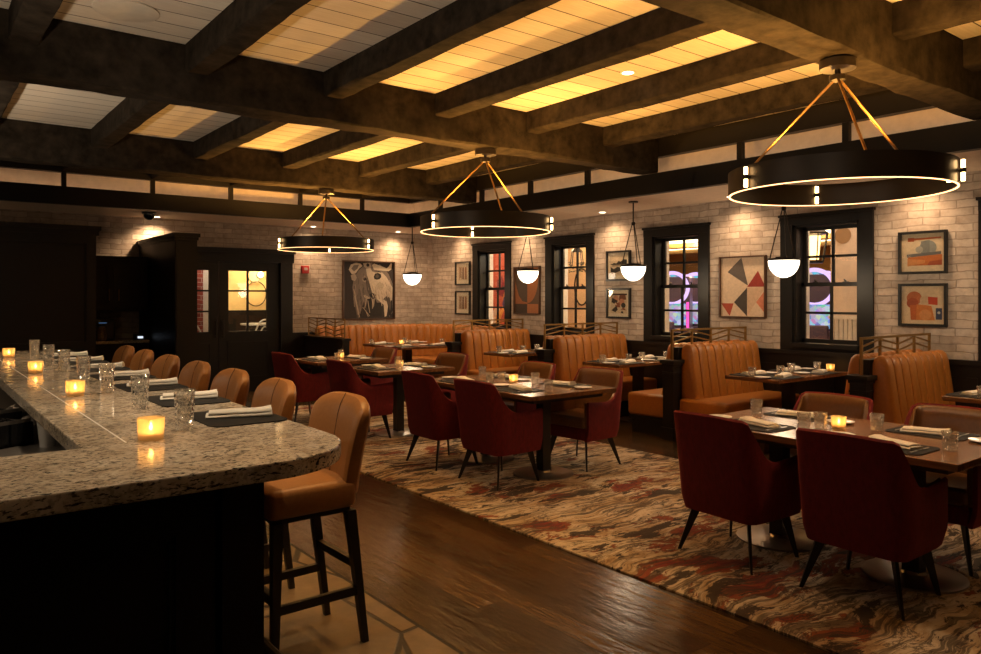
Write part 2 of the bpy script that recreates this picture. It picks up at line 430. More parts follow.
# ------------------------------------------------------------------ windows
def window(n, yc):
    t = bpy.data.objects.new('window_%d' % n, None); C.objects.link(t); t.location = (XW, yc, 0); t['kind'] = 'structure'
    o = .53
    m = MB().box(-.03, 0, -o, -HW+.01, .945, 2.37).box(-.03, 0, HW-.01, o, .945, 2.37).box(-.035, 0, -o, o, 2.37, 2.49).box(-.05, 0, -o-.015, o+.015, 2.465, 2.495)
    m.box(-.028, 0, -HW+.0, HW-.0, .945, 1.0)
    m.build('window_casing', millwork2, t)
    m = MB()
    for sgn in (-1, 1): m.box(-.001, .2, sgn*(HW-.022)-.02, sgn*(HW-.022)+.02, 1.0, 2.37)
    m.box(-.001, .2, -HW, HW, 2.345, 2.37)
    m.build('window_frame', millwork2, t)
    MB().box(-.07, .2, -HW+.002, HW-.002, .985, 1.03).build('window_sill', millwork2, t)
    for (z0, z1, x) in ((1.67, 2.35, .155), (1.03, 1.71, .115)):
        e = HW-.042
        m = MB().box(x, x+.035, -e, -e+.04, z0, z1).box(x, x+.035, e-.04, e, z0, z1).box(x, x+.035, -e, e, z0, z0+.045).box(x, x+.035, -e, e, z1-.04, z1)
        m.box(x+.003, x+.03, -.014, .014, z0, z1).box(x+.003, x+.03, -e, e, (z0+z1)/2-.014, (z0+z1)/2+.014)
        s = m.build('window_sash', millwork2, t)
        MB().box(x+.015, x+.019, -e+.02, e-.02, z0+.03, z1-.03).build('window_pane', pane_m, s)
    m = MB()
    for sg in (-1, 1): m.box(.201, TH+.01, min(sg*(HW-.03), sg*(HW-.001)), max(sg*(HW-.03), sg*(HW-.001)), 1.0, 2.37)
    m.box(.201, TH+.01, -HW+.031, HW-.031, .98, 1.02)
    m.build('outer_reveal', white, t)
    m = MB()
    for yy in (-.17, .17): m.box(.10, .13, yy-.03, yy+.03, 1.71, 1.72).cone((.115,yy,1.72), (.115,yy+.02,1.745), .012, .008, 8)
    m.build('sash_lock', blk, t)
    return t
for i, yc in enumerate(WIN): window(i+1, yc)

# ------------------------------------------------------------------ double doors in the rear wall
m = MB().box(2.9, 3.0, YB-.06, YB, 0, 2.13).box(4.99, 5.2, YB-.06, YB, 0, 2.13).box(2.86, 5.22, YB-.07, YB, 2.12, 2.28).box(2.84, 5.24, YB-.10, YB, 2.27, 2.34)
struct(m.build('trim_door_casing', millwork))
for n, (x0, x1) in enumerate(((3.0, 3.975), (3.985, 4.99))):
    t = bpy.data.objects.new('door_%d' % (n+1), None); C.objects.link(t); t.location = (x0, YB, 0); t['kind'] = 'structure'
    W = x1-x0; g0, g1 = (.165, W-.145) if n == 0 else (.15, W-.215)
    m = MB().box(0, g0, 0, .05, .005, 2.12).box(g1, W, 0, .05, .005, 2.12).box(g0, g1, 0, .05, 1.975, 2.12).box(g0, g1, 0, .05, .005, .995)
    gm = (g0+g1)/2
    m.box(gm-.014, gm+.014, .008, .042, .995, 1.975)
    for z in (1.32, 1.65): m.box(g0, g1, .008, .042, z-.014, z+.014)
    m.box(g0-.02, g0+.0, -.01, .0, .25, .80).box(g1, g1+.02, -.01, 0, .25, .80).box(g0-.02, g1+.02, -.01, 0, .80, .82).box(g0-.02, g1+.02, -.01, 0, .23, .25)
    m.build('door_leaf', millwork, t)
    MB().box(g0, g1, .022, .027, .995, 1.975).build('door_pane', pane_m, t)
    hx = W-.05 if n == 0 else .05
    MB().cone((hx,-.05,.9), (hx,-.05,1.2), .012, .012, 8).cone((hx,-.05,.93),(hx,0,.93),.009,.009,6).cone((hx,-.05,1.17),(hx,0,1.17),.009,.009,6).build('door_handle', darksteel, t)

# ------------------------------------------------------------------ millwork at the left: bar-back cabinet, recess cabinet, partition
t = thing('tall_cabinet', (0, 10.2, 0), 'tall black panelled cabinet behind the far end of the bar', 'cabinet')
m = MB().box(-3.9, 1.85, .03, 1.99, 0, 2.3); m.build('body', millwork, t)
m = MB().box(-3.9, 1.88, -.01, 1.99, 2.3, 2.36).box(-3.9, 1.90, -.035, 1.99, 2.36, 2.41); m.build('crown', millwork, t)
def panel_frame(m, a0, a1, z0, z1, y=0, th=.03, st=.10):
    m.box(a0, a0+st, y, y+th, z0, z1).box(a1-st, a1, y, y+th, z0, z1).box(a0+st, a1-st, y, y+th, z0, z0+st).box(a0+st, a1-st, y, y+th, z1-st, z1)
    m.box(a0+st, a0+st+.015, y+.008, y+th, z0+st, z1-st).box(a1-st-.015, a1-st, y+.008, y+th, z0+st, z1-st).box(a0+st, a1-st, y+.008, y+th, z0+st, z0+st+.015).box(a0+st, a1-st, y+.008, y+th, z1-st-.015, z1-st)
for k in range(4):
    m = MB(); a = 1.85-1.4*(k+1); panel_frame(m, a+.002, a+1.398, .9, 2.3); m.box(a+.002, a+1.398, .0, .03, 0, .9); m.build('panel', millwork, t)
t = thing('partition', (2.79, 10.28, 0), 'dark panelled partition with a moulded cap beside the glazed doors', 'partition')
MB().box(0, .28, 0, 1.918, 0, 2.3).box(.015,.265,-.01,0,.0,2.28).build('body', millwork, t)
MB().box(-.012, .292, -.022, 1.918, 2.3, 2.34).box(-.03, .31, -.04, 1.918, 2.34, 2.39).build('crown', millwork, t)
t = thing('recess_cabinet', (1.87, 11.6, 0), 'black two-door wall cabinet with brass pulls in the recess past the bar', 'cabinet')
MB().box(.002, .90, .02, .598, 1.35, 2.08).box(.002, .905, -.005, .598, 2.08, 2.125).build('body', millwork, t)
for k in (0, 1):
    m = MB(); panel_frame(m, .004+.449*k, .45+.449*k, 1.36, 2.07, 0, .02, .06); d = m.build('door', millwork, t)
    hx = .39 if k == 0 else .515
    MB().cone((hx,-.03,1.50), (hx,-.03,1.66), .008, .008, 8).cone((hx,-.03,1.52),(hx,.01,1.52),.006,.006,6).cone((hx,-.03,1.64),(hx,.01,1.64),.006,.006,6).build('handle', brass, d)
t = thing('back_counter', (1.87, 11.5, 0), 'low dark counter in the recess under the two-door cabinet', 'counter')
MB().box(.002, .9, .03, .698, 0, .90).build('body', millwork, t)
MB().box(.002, .9, 0, .698, .90, .94).build('counter_top', granite_m, t)
t = thing('coffee_machine', (2.2, 11.8, .941), 'dark coffee machine standing on the recess counter', 'coffee machine')
MB().box(-.16, .16, -.12, .2, 0, .30, bev=.02).build('body', blk, t)
MB().box(-.05,.05,-.125,-.115,.24,.25).build('display', emit('blue_display', (.25,.5,1), .2), t)
t = thing('jar', (2.16, 11.57, .941), 'small pale speckled jar in front of the coffee machine', 'jar')
m = MB().lathe([(.05,0),(.065,.02),(.065,.16),(.05,.19),(.05,.2)], 14, close=False); m.build('body', grained('speckled_jar', (.02,.015,.01), (.30,.2,.1), .4, 0, 60), t)
t = thing('receipt_printer', (2.66, 11.6, .941), 'small counter terminal with a white lit screen in the recess', 'terminal')
MB().box(-.07,.07,-.05,.08,0,.08,bev=.01).build('body', blk, t)
MB().box(-.035,.035,-.056,-.051,.02,.05).build('screen', emit('white_screen', (.75,.85,1), 1.1), t)

# ------------------------------------------------------------------ bar
t = thing('bar_counter', (0,0,0), 'granite-topped dark panelled bar counter with a rounded corner', 'bar')
R = .34
def rc(cx, cy, a0, a1, r=R, n=10): return [(cx+r*math.cos(a0+(a1-a0)*k/n), cy+r*math.sin(a0+(a1-a0)*k/n)) for k in range(n+1)]
out = [(-2.2,2.11)] + rc(1.19-R, 2.11+R, -PI/2, 0) + [(1.19,7.9), (.445,7.9), (.445,2.69), (-2.2,2.69)]
MB().prism(out, 1.016, 1.07).build('counter_top', granite_m, t, bevel=.006)
MB().box(.575, .581, 2.7, 7.9, 1.07, 1.0706).build('seam', plain('pale_seam', (.75,.70,.62), .3), t)
m = MB().box(.60, .84, 2.27, 7.8, 0, 1.0155).box(-2.2, .84, 2.27, 2.66, 0, 1.0155)
m.build('body', millwork, t)
m = MB()
def fr(m, a0, a1): panel_frame(m, a0, a1, .12, .98, 2.24, .03, .11)
fr(m, -.16, .72); fr(m, -1.1, -.17); fr(m, -2.1, -1.11)
m.box(.74, .865, 2.235, 2.36, 0, 1.0155).box(-2.2, .74, 2.23, 2.27, 0, .12)
m.build('end_panel', millwork, t)
m = MB()
for k in range(6):
    a0 = 2.37+.9*k; 
    m.box(.84, .865, a0, a0+.1, .12, 1.0).box(.84, .865, a0+.1, a0+.9, .12, .22).box(.84, .865, a0+.1, a0+.9, .9, 1.0)
m.box(.84, .87, 2.37, 7.8, 0, .12)
m.build('side_panel', millwork, t)
m = MB().tube([(1.10,2.4,.2),(1.10,7.7,.2)], .024, 10)
for y in (2.5, 3.9, 5.3, 6.7, 7.6): m.cone((1.10,y,.2),(.865,y,.2),.014,.014,8)
m.build('foot_rail', darksteel, t)
t = thing('back_bar_sink', (0,0,0), 'stainless work counter behind the granite bar', 'counter')
MB().box(-.3, .595, 2.72, 7.8, .845, .885).build('counter_top', steel, t)
MB().box(-.28, .59, 2.76, 7.75, 0, .845).build('body', blk, t)
# bar caddies and cups behind the counter
def caddy():
    t = thing('straw_caddy', (0,0,0), '', 'caddy')
    MB().box(-.11,.11,-.08,.08,0,.012).box(-.11,.11,-.08,-.07,0,.10).box(-.11,.11,.07,.08,0,.10).box(-.11,-.10,-.08,.08,0,.10).box(.10,.11,-.08,.08,0,.10).box(-.005,.005,-.08,.08,0,.10).build('tray', blk, t)
    m = MB(); rnd = random.Random(3)
    for i in range(9):
        for j in range(6):
            x, y = -.088+.022*i, -.055+.022*j
            m.cone((x,y,.012),(x+rnd.uniform(-.006,.006),y+rnd.uniform(-.006,.006),.095+rnd.uniform(0,.02)),.0065,.0065,6)
    o = m.build('straws', blk, t); o['kind'] = 'stuff'
    MB().box(-.1,.1,-.075,-.07,.095,.115).build('rim_band', steel, t)
    return t
cad = Kind(caddy)
ZK = .8856
cad((.33,4.00,ZK), .5, 'black straw caddy behind the bar, next to the frosted cup', 'caddies behind the bar')
cad((.33,4.40,ZK), .4, 'black straw caddy behind the bar, beyond the one by the frosted cup', 'caddies behind the bar')
t = tag(MB().lathe([(.031,0),(.043,.118),(.045,.12),(.042,.12),(.029,.004)], 20).build('plastic_cup', frost, smooth=40), 'empty frosted plastic cup behind the bar under the granite edge', 'cup'); t.location = (.505,3.86,ZK)
for k in range(2):
    o = tag(MB().lathe([(.0,0),(.04,.0),(.055,.07),(.035,.10),(.0,.115)], 9).build('foil_wrapped_bowl', steel, smooth=20), ['crumpled silver foil bowl behind the bar, just past the nearer straw caddy', 'crumpled silver foil bowl behind the bar, past the second straw caddy'][k], 'bowl', 'foil bowls behind the bar')
    o.location = ((.47,4.12,ZK),(.46,4.58,ZK))[k]

# ------------------------------------------------------------------ bar stools
def make_stool():
    t = thing('bar_stool', (0,0,0), '', 'bar stool')
    MB().box(-.195, .215, -.215, .215, .618, .745, bev=.032, seg=4).build('seat', tan, t, smooth=60)
    # curved back pad, built as a closed sheet
    N, K = 15, 11
    def pt(a, k, side):
        f = k/(K-1); z = .66 + f*.435
        top = .05*abs(a)**4.5
        z = .66 + f*(.435-top*1.2)
        w = .242*(1 - .14*(1-f)) * (1 - .02*max(0, (f-.75)/.25)**2)
        x = -.205 - .035*f*f - .035*f + .05*a*a
        th = .046*(1-.45*max(0,(f-.8)/.2)**2)*(1-.15*a**6)
        return (x + side*th, a*w, z)
    loop = [(-1+2*i/(N-1), 1) for i in range(N)] + [(1-2*i/(N-1), -1) for i in range(N)]
    m = MB(); V = m.grid([[pt(a, k, s) for a, s in loop] for k in range(K)], False, True)
    for row in (V[0], V[-1]):
        for i in range(N-1): m.b.faces.new((row[i], row[i+1], row[2*N-2-i], row[2*N-1-i]))
    bk = m.build('backrest', tan, t, smooth=55)
    sm = bk.modifiers.new('sub', 'SUBSURF'); sm.levels = sm.render_levels = 1
    for a in (0,):
        MB().tube([pt(a, k, 1.02) for k in range(K)], .0018, 6).build('piping', piping, bk)
    MB().box(-.17, .18, -.185, .185, .597, .6175).build('seat_frame', blackwood, t)
    for (x0, x1, sy) in ((-.168,-.245,-1),(-.168,-.245,1),(.17,.18,-1),(.17,.18,1)):
        MB().leg((x0, sy*.185, .605), (x1, sy*.185, .0), .044, .028).build('leg', blackwood, t)
    MB().box(.158,.188,-.17,.17,.26,.30).build('footrest', blackwood, t)
    MB().box(-.215,-.187,-.17,.17,.34,.375).build('stretcher', blackwood, t)
    for sy in (-1, 1): MB().bar((-.212, sy*.185, .24), (.175, sy*.185, .24), .024, .036).build('stretcher', blackwood, t)
    return t
stool = Kind(make_stool)
ordn = ['nearest the rounded corner of the bar', 'second from the rounded corner of the bar', 'third from the rounded corner of the bar', 'fourth of seven along the bar', 'third from the far end of the bar', 'second from the far end of the bar', 'last at the far end of the bar']
for i, y in enumerate((3.2, 4.0, 4.70, 5.43, 6.17, 6.92, 7.6)):
    stool((1.385, y, .0055), PI + (.02, -.03, .02, 0, .03, -.02, 0)[i], 'tan leather bar stool with dark legs, ' + ordn[i], 'bar stools along the granite bar')

# ------------------------------------------------------------------ table-top wares
def make_highball():
    t = thing('highball_glass', (0,0,0), '', 'glass')
    MB().lathe([(.029,0),(.031,.004),(.033,.05),(.037,.13),(.0375,.146),(.0352,.146),(.0345,.13),(.030,.05),(.028,.018),(.0,.016),(.0,0)], 24, ripple=-.035, z0=.003, z1=.131).build('body', cutglass, t, smooth=25)
    return t
def make_tumbler():
    t = thing('tumbler', (0,0,0), '', 'glass')
    MB().lathe([(.032,0),(.035,.004),(.038,.06),(.0405,.092),(.0405,.096),(.038,.096),(.0375,.09),(.034,.05),(.032,.016),(.0,.014),(.0,0)], 24, ripple=-.035, z0=.003, z1=.065).build('body', cutglass, t, smooth=25)
    return t
CANDLE_W = []
def make_votive():
    t = thing('votive_candle', (0,0,0), '', 'candle')
    MB().lathe([(.034,0),(.040,.004),(.044,.07),(.044,.074),(.0405,.074),(.039,.03),(.037,.012),(.0,.010),(.0,0)], 24, ripple=-.012, z0=.003, z1=.075).build('glass_cup', votive_m, t, smooth=40)
    MB().lathe([(.0,.0115),(.030,.0115),(.030,.026),(.0,.026)], 16, close=False).build('wax', wax, t)
    f = MB().lathe([(.0005,.030),(.0055,.037),(.006,.043),(.003,.053),(.0004,.062)], 10, close=False).build('flame', flame_m, t, smooth=60)
    return t
def make_napkin():
    m = MB()
    n = 9
    for lay, (zz, w, l, dx) in enumerate(((0,.050,.125,0),(.012,.044,.118,.004))):
        rows = []
        for i in range(n):
            f = -1+2*i/(n-1); fl = 1+.22*max(0, f)**2; h = .014*(1-.2*abs(f)) + .010*max(0,f)**3
            x = dx + l*f; rows.append([(x, -w*fl*.93, zz), (x, -w*fl, zz+h*.4), (x, -w*fl*.85, zz+h*.95), (x, 0, zz+h*1.2), (x, w*fl*.85, zz+h*.95), (x, w*fl, zz+h*.4), (x, w*fl*.93, zz)])
        V = m.grid(rows)
        for row in (V[0], V[-1]): m.b.faces.new(row)
        for i in range(n-1): m.b.faces.new((V[i][0], V[i+1][0], V[i+1][6], V[i][6]))
    o = m.build('napkin', linen, smooth=80); o['category'] = 'napkin'; return o
def make_mat():
    m = MB(); r = .05; a, b = .15, .21
    pts = rc(a-r,b-r,0,PI/2,r,5)+rc(-a+r,b-r,PI/2,PI,r,5)+rc(-a+r,-b+r,PI,1.5*PI,r,5)+rc(a-r,-b+r,1.5*PI,2*PI,r,5)
    o = m.prism(pts, 0, .004).build('placemat', matblk); o['category'] = 'placemat'; return o
def make_plate():
    o = MB().lathe([(.0,0),(.05,0),(.056,.004),(.080,.012),(.081,.014),(.056,.0075),(.0,.006)], 28).build('bread_plate', china, smooth=50); o['category'] = 'plate'; return o
def make_knife():
    t = thing('table_knife', (0,0,0), '', 'knife')
    MB().box(-.115,-.02,-.006,.006,0,.005,bev=.002).build('handle', steel, t)
    MB().prism([(-.02,-.004),(.08,-.010),(.105,-.004),(.11,.005),(-.02,.005)], .0012, .003).build('blade', steel, t)
    return t
def make_fork():
    t = thing('table_fork', (0,0,0), '', 'fork')
    MB().box(-.10,.03,-.004,.004,0,.004,bev=.0015).box(.03,.045,-.011,.011,.001,.004).build('handle', steel, t)
    m = MB()
    for k in range(4): m.box(.045,.09,-.011+.0065*k,-.0085+.0065*k,.001,.004)
    m.build('tines', steel, t); return t
highball, tumbler, votive, napkin, mat_, plate, knife, fork = map(Kind, (make_highball, make_tumbler, make_votive, make_napkin, make_mat, make_plate, make_knife, make_fork))
E = .0006
ZB = 1.07
place = ['nearest the rounded bar corner', 'second place from the rounded bar corner', 'third place from the rounded bar corner', 'fourth of seven places along the bar', 'third place from the far end of the bar', 'second place from the far end of the bar', 'last place at the far end of the bar']
gy = (2.83, 3.48, 4.15, 4.77, 5.43, 6.07, 6.8)
for i in range(7):
    my = 3.0+.65*i
    mm = mat_((1.04, my, ZB+E), 0, 'black placemat on the granite bar, ' + place[i], 'placemats on the bar')
    napkin((1.06, my+.02+.02*((i*7)%3-1), ZB+E+.0045), -.35+.2*((i*5)%4)/3, 'white folded napkin on the bar, ' + place[i], 'napkins on the bar')
    highball((.80, gy[i], ZB+E+.0006), .3*i, 'tall cut-glass tumbler on the granite bar, ' + place[i], 'tall glasses on the bar')
for i, y in enumerate((2.70, 4.12, 5.51, 7.05)):
    votive((.655, y, ZB+E+.0006), .5*i, 'lit votive candle on the granite bar, ' + ['nearest the rounded corner', 'second from the rounded corner', 'third from the rounded corner', 'last at the far end'][i], 'candles on the bar')
    CANDLE_W.append((.655, y, ZB+.05))

# ------------------------------------------------------------------ dining chairs
def make_chair():
    t = thing('dining_chair', (0,0,0), '', 'chair')
    w = .285
    half = [(.235,w-.01),(.15,w),(.05,w),(0,w),(-.04,w),(-.07,w),(-.10,w),(-.12,w),(-.14,w),(-.155,w)] + [(-.165+.0-.095*math.sin(a), (w-.095)+.095*math.cos(a)) for a in [PI/2*k/5 for k in range(1,6)]] + [(-.262, .10)]
    path = half + [(-.265, 0)] + [(x,-y) for x, y in half[::-1]]
    n = len(path)
    def top(x, y):
        u = min(1, max(0, (x+.225)/.24)); s = 1-(1-u)**3.2
        return .865*(1-s) + .598*s + .018*max(0, x)/.24 - (.010*(y/.28)**2 if x < -.2 else 0)
    nor = []
    for i in range(n):
        a, b = Vector(path[max(0,i-1)]), Vector(path[min(n-1,i+1)]); d = (b-a).normalized(); nor.append(Vector((d.y, -d.x)))
    # outward: path runs from left arm round the back, so outward is to the right of travel... check sign
    c = Vector((0,0))
    if nor[n//2].x > 0: nor = [-v for v in nor]
    def P(i, z, off):
        x, y = path[i]; T = top(x, y)
        rec = -.16*max(0, z-.42)*min(1, max(0, (-x-.05)/.2))
        tap = -.028*max(0, (.36-z)/.10)
        v = nor[i]*(off+tap)
        return (x+v.x+rec, y+v.y, z)
    def sheet(name, mat, o_out, o_in, zb, dz):
        m = MB(); rows = []
        K = 8
        for i in range(n):
            T = top(*path[i])+dz
            r = [P(i, zb+(T-.012-zb)*k/K, o_out) for k in range(K+1)]
            r += [P(i, T, (o_out+o_in)/2)]
            r += [P(i, T-.012-(T-.012-zb)*k/K, o_in) for k in range(K+1)]
            rows.append(r)
        V = m.grid(rows, False, True)
        m.b.faces.new(V[0]); m.b.faces.new(V[-1][::-1])
        return m.build(name, mat, t, smooth=50)
    sheet('outer_shell', velvet, .0, -.026, .262, 0)
    sheet('inner_upholstery', brownl, -.0265, -.055, .38, -.008)
    MB().box(-.215, .245, -.228, .228, .375, .475, bev=.028, seg=4).build('seat', brownl, t, smooth=60)
    MB().box(-.20, .225, -.225, .225, .268, .374, bev=.008).build('seat_base', velvet, t)
    for sx, sy in ((-1,-1),(-1,1),(1,-1),(1,1)):
        d = Vector((sx, sy, 0)).normalized(); nn = Vector((-d.y, d.x, 0)); p0 = Vector((sx*.165, sy*.185, .2675)); p1 = p0 + d*(.105 if sx < 0 else .075); p1.z = 0
        m = MB(); Q = []
        for p, a, b in ((p1, .010, .006), (p0, .028, .009)): Q.append([m.b.verts.new(p + d*a*i + nn*b*j) for i, j in ((-1,-1),(1,-1),(1,1),(-1,1))])
        for k in range(4): m.b.faces.new((Q[0][k], Q[0][(k+1)%4], Q[1][(k+1)%4], Q[1][k]))
        m.b.faces.new(Q[0][::-1]); m.b.faces.new(Q[1])
        m.build('leg', blackwood, t)
    return t
chair = Kind(make_chair)
def make_dtable(L):
    def f():
        t = thing('dining_table', (0,0,0), '', 'dining table')
        MB().box(-.49,.49,-L/2,L/2,.712,.75,bev=.004).build('table_top', tabletop, t)
        MB().box(-.40,.40,-L/2+.08,L/2-.08,.675,.7115).build('apron', blackwood, t)
        for y in ((0,) if L < 1 else (-.405, .405)):
            MB().box(-.045,.045,y-.045,y+.045,.03,.675).build('column', blackwood, t)
            MB().lathe([(.0,.0),(.262,.0),(.262,.010),(.24,.016),(.07,.022),(.06,.034),(.0,.034)], 40, (0,y,0)).build('base', steel, t, smooth=30)
        return t
    return f
tl, ts = Kind(make_dtable(1.62)), Kind(make_dtable(.81))
ZC = .0095; ZT = ZC+.75+E
TC = 4.41
tl((TC,2.26,ZC), 0, 'long walnut dining table on the carpet, farthest from the glazed doors', 'dining tables on the carpet')
tl((TC,5.32,ZC), 0, 'long walnut dining table on the carpet, middle of the row', 'dining tables on the carpet')
ts((TC,7.36,ZC), 0, 'small square walnut table just beyond the middle long table', 'dining tables on the carpet')
ts((TC,8.82,ZC), 0, 'small square walnut table on the carpet, closest to the glazed doors', 'dining tables on the carpet')
seats = []
def seat(tbl, y, side, pos, cx, cy, rz):
    """side -1: bar side (faces +x), +1: window side (faces -x)"""
    sn = 'bar side' if side < 0 else 'window side'
    where = '%s of the %s%s' % (sn, tbl, pos)
    chair((cx, cy, ZC+.0004), (0 if side < 0 else PI)+rz, ('burgundy velvet dining chair, ' + where), 'dining chairs on the carpet')
    f = -side
    mx = TC + side*.29
    mat_((mx, y, ZT), 0, 'black placemat, ' + where, 'placemats on the dining tables')
    napkin((mx+f*.03, y+.02*side, ZT+.0045), (PI/2 if side < 0 else -PI/2)+.25*side, 'white folded napkin, ' + where, 'napkins on the dining tables')
    tumbler((TC+side*.15, y+side*.245, ZT+.0004), .4*y, 'cut-glass tumbler, ' + where, 'tumblers on the dining tables')
    plate((TC+side*.22, y-side*.30, ZT), 0, 'small white bread plate, ' + where, 'bread plates on the dining tables')
    knife((mx-.01*f, y+side*.16, ZT+.0045), 0 if side < 0 else PI, 'silver table knife on the placemat, ' + where, 'knives on the dining tables')
    fork((mx-.02*f, y-side*.15, ZT+.0045), 0 if side < 0 else PI, 'silver table fork on the placemat, ' + where, 'forks on the dining tables')
F_, M_, S_, D_ = 'front long table', 'middle long table', 'square table past the middle one', 'square table by the glazed doors'
for a in ((F_, 1.86, -1, ', nearer seat', 4.00, 1.89, .0), (F_, 2.66, -1, ', farther seat', 3.97, 2.66, -.06),
          (F_, 1.88, 1, ', nearer seat', 4.86, 1.90, .03), (F_, 2.68, 1, ', farther seat', 4.84, 2.68, -.04),
          (M_, 4.93, -1, ', nearer seat', 3.97, 4.97, .02), (M_, 5.73, -1, ', farther seat', 3.97, 5.82, -.03),
          (M_, 4.95, 1, ', nearer seat', 4.94, 4.98, .10), (M_, 5.75, 1, ', farther seat', 4.94, 5.90, .0),
          (S_, 7.36, -1, '', 3.97, 7.40, .0), (S_, 7.38, 1, '', 4.98, 7.46, .12),
          (D_, 8.82, -1, '', 3.95, 8.90, .04), (D_, 8.84, 1, '', 4.86, 8.90, .05)): seat(*a)
for y, nm in ((2.28, F_), (5.34, M_), (7.36, S_), (8.82, D_)):
    votive((TC+.02, y+.01, ZT+.0005), y, 'lit votive candle in the middle of the ' + nm, 'candles on the dining tables'); CANDLE_W.append((TC+.02, y+.01, ZT+.045))
tumbler((TC-.06, 2.36, ZT+.0004), 0, 'spare cut-glass tumbler beside the candle on the front long table', 'tumblers on the dining tables')
tumbler((TC-.05, 5.44, ZT+.0004), 0, 'spare cut-glass tumbler beside the candle on the middle long table', 'tumblers on the dining tables')

# ------------------------------------------------------------------ booths
def sweep(m, path, prof, chan, depth, closed=False):
    """path: (x,y,nx,ny,s) ; prof: (d,z,weight) closed section ; scalloped channels of width chan along s"""
    rows = []
    S0, S1 = path[0][4], path[-1][4]
    for (x,y,nx,ny,s) in path:
        sc_ = abs(math.sin(PI*s/chan))**.27
        end = min(1, (s-S0)/.03+.0, (S1-s)/.03+.0); end = max(0, end)
        rows.append([(x+nx*(d - w_*depth*(1-sc_) - w_*.02*(1-end)), y+ny*(d - w_*depth*(1-sc_) - w_*.02*(1-end)), z - (1 if w_ < 0 else 0)*0 - wz*(depth*.8*(1-sc_)+.02*(1-end))) for (d,z,w_,wz) in prof])
    V = m.grid(rows, False, True); m.b.faces.new(V[0]); m.b.faces.new(V[-1][::-1])
BACKP = [(.245,.45,.3,0),(.235,.56,1,0),(.215,.70,1,0),(.195,.84,1,0),(.178,.95,1,0),(.160,1.005,1,.5),(.128,1.035,.6,1),(.090,1.04,0,1),(.058,1.02,0,.6),(.05,.97,0,0),(.05,.45,0,0)]
def make_bench():
    t = thing('booth_bench', (0,0,0), '', 'booth bench')
    L = 1.45
    N = 9*18
    for sg in (1, -1):
        m = MB(); path = [(.10+L_*(L-.15)/1.0 if False else .10+(L-.15)*i/N, 0, 0, sg, (L-.15)*i/N) for i in range(N+1) for L_ in (0,)]
        sweep(m, path, BACKP, (L-.15)/9, .038)
        m.build('backrest', booth, t, smooth=50)
        MB().box(.03, L, .06*sg if sg > 0 else -.67, .67 if sg > 0 else -.06, .20, .455, bev=.035, seg=4).build('seat', booth, t, smooth=60)
    MB().box(.06, L, -.62, .62, 0, .199).box(.03, L, -.64, .64, .16, .199).build('plinth', millwork, t)
    MB().box(.05, L, -.045, .045, .2, 1.0).build('core_panel', millwork, t)
    m = MB().box(-.07,.07,-.07,.07,0,.82).box(-.085,.085,-.085,.085,0,.14).box(-.08,.08,-.08,.08,.80,.83).box(-.095,.095,-.095,.095,.83,.87)
    m.box(-.075,.075,-.075,.075,.72,.74)
    m.build('end_post', millwork, t, bevel=.004)
    m = MB(); b = .018
    xs = [0+.345*k for k in range(5)]; xs[-1] = 1.37
    m.box(-.01, .012, -.011, .011, .87, 1.19).box(-.01, 1.38, -.011, .011, 1.178, 1.198)
    for x in xs[1:]: m.box(x-.011, x+.011, -.010, .010, 1.0, 1.18)
    for i in range(4):
        a, c = xs[i]+.01, xs[i+1]-.01; up = i % 2 == 0
        for z in (1.055, 1.115):
            z0, z1 = (z, z+.055) if up else (z+.055, z)
            m.bar((a,0,z0), (c,0,z1), .012, .014)
    m.build('lattice_rail', lattice_m, t)
    return t
bench = Kind(make_bench)
bn = ['farthest from the camera, by the corner banquette', 'second from the corner banquette', 'third from the corner banquette, between two windows', 'closest to the camera, below two framed collages']
for i, y in enumerate(BENCH): bench((6.58, y, 0), 0, 'cognac channel-tufted double booth bench, ' + bn[i], 'booth benches along the window wall')
# corner banquette
t = thing('corner_banquette', (0,0,0), 'cognac channel-tufted banquette curving round the room corner under the bull painting', 'banquette')
def lpath(x0, yb, xr, y1, r, st=.0085):
    pts = []; s = 0; ax = xr-r
    L1 = ax-x0; L2 = r*PI/2; L3 = (yb-r)-y1
    tot = L1+L2+L3; n = int(tot/st)
    for i in range(n+1):
        s = tot*i/n
        if s <= L1: pts.append((x0+s, yb, 0, -1, s))
        elif s <= L1+L2:
            a = (s-L1)/r; pts.append((ax+r*math.sin(a), yb-r+r*math.cos(a), -math.sin(a), -math.cos(a), s))
        else: pts.append((xr, yb-r-(s-L1-L2), -1, 0, s))
    return pts
m = MB(); sweep(m, lpath(5.60, YB-.065, XW-.065, 10.12, .75), [(d-.045, z+.015, a, b) for d, z, a, b in BACKP], .145, .038); m.build('backrest', booth, t, smooth=50)
SEATP = [(.0,.2,0,0),(.60,.2,0,0),(.635,.24,0,0),(.64,.40,0,0),(.61,.445,0,0),(.5,.455,0,0),(.0,.455,0,0)]
m = MB(); sweep(m, lpath(5.60, YB-.07, XW-.07, 10.12, .75, .05), SEATP, 9, 0); m.build('seat', booth, t, smooth=40)
m = MB(); sweep(m, lpath(5.60, YB-.07, XW-.07, 10.12, .75, .05), [(0,0,0,0),(.56,0,0,0),(.56,.199,0,0),(0,.199,0,0)], 9, 0); m.build('plinth', millwork, t)
t = thing('lattice_divider', (5.47, 10.72, 0), 'low dark divider wall topped with brass chevron lattice by the banquette', 'divider')
MB().box(-.06, .06, 0, 1.40, 0, .86).box(-.08, .08, -.02, 1.40, .86, .895).build('low_wall', millwork, t)
m = MB().box(-.009,.009,.03,1.38,1.19,1.205).box(-.009,.009,.03,1.38,.895,.91)
ys = [.04+.335*k for k in range(5)]
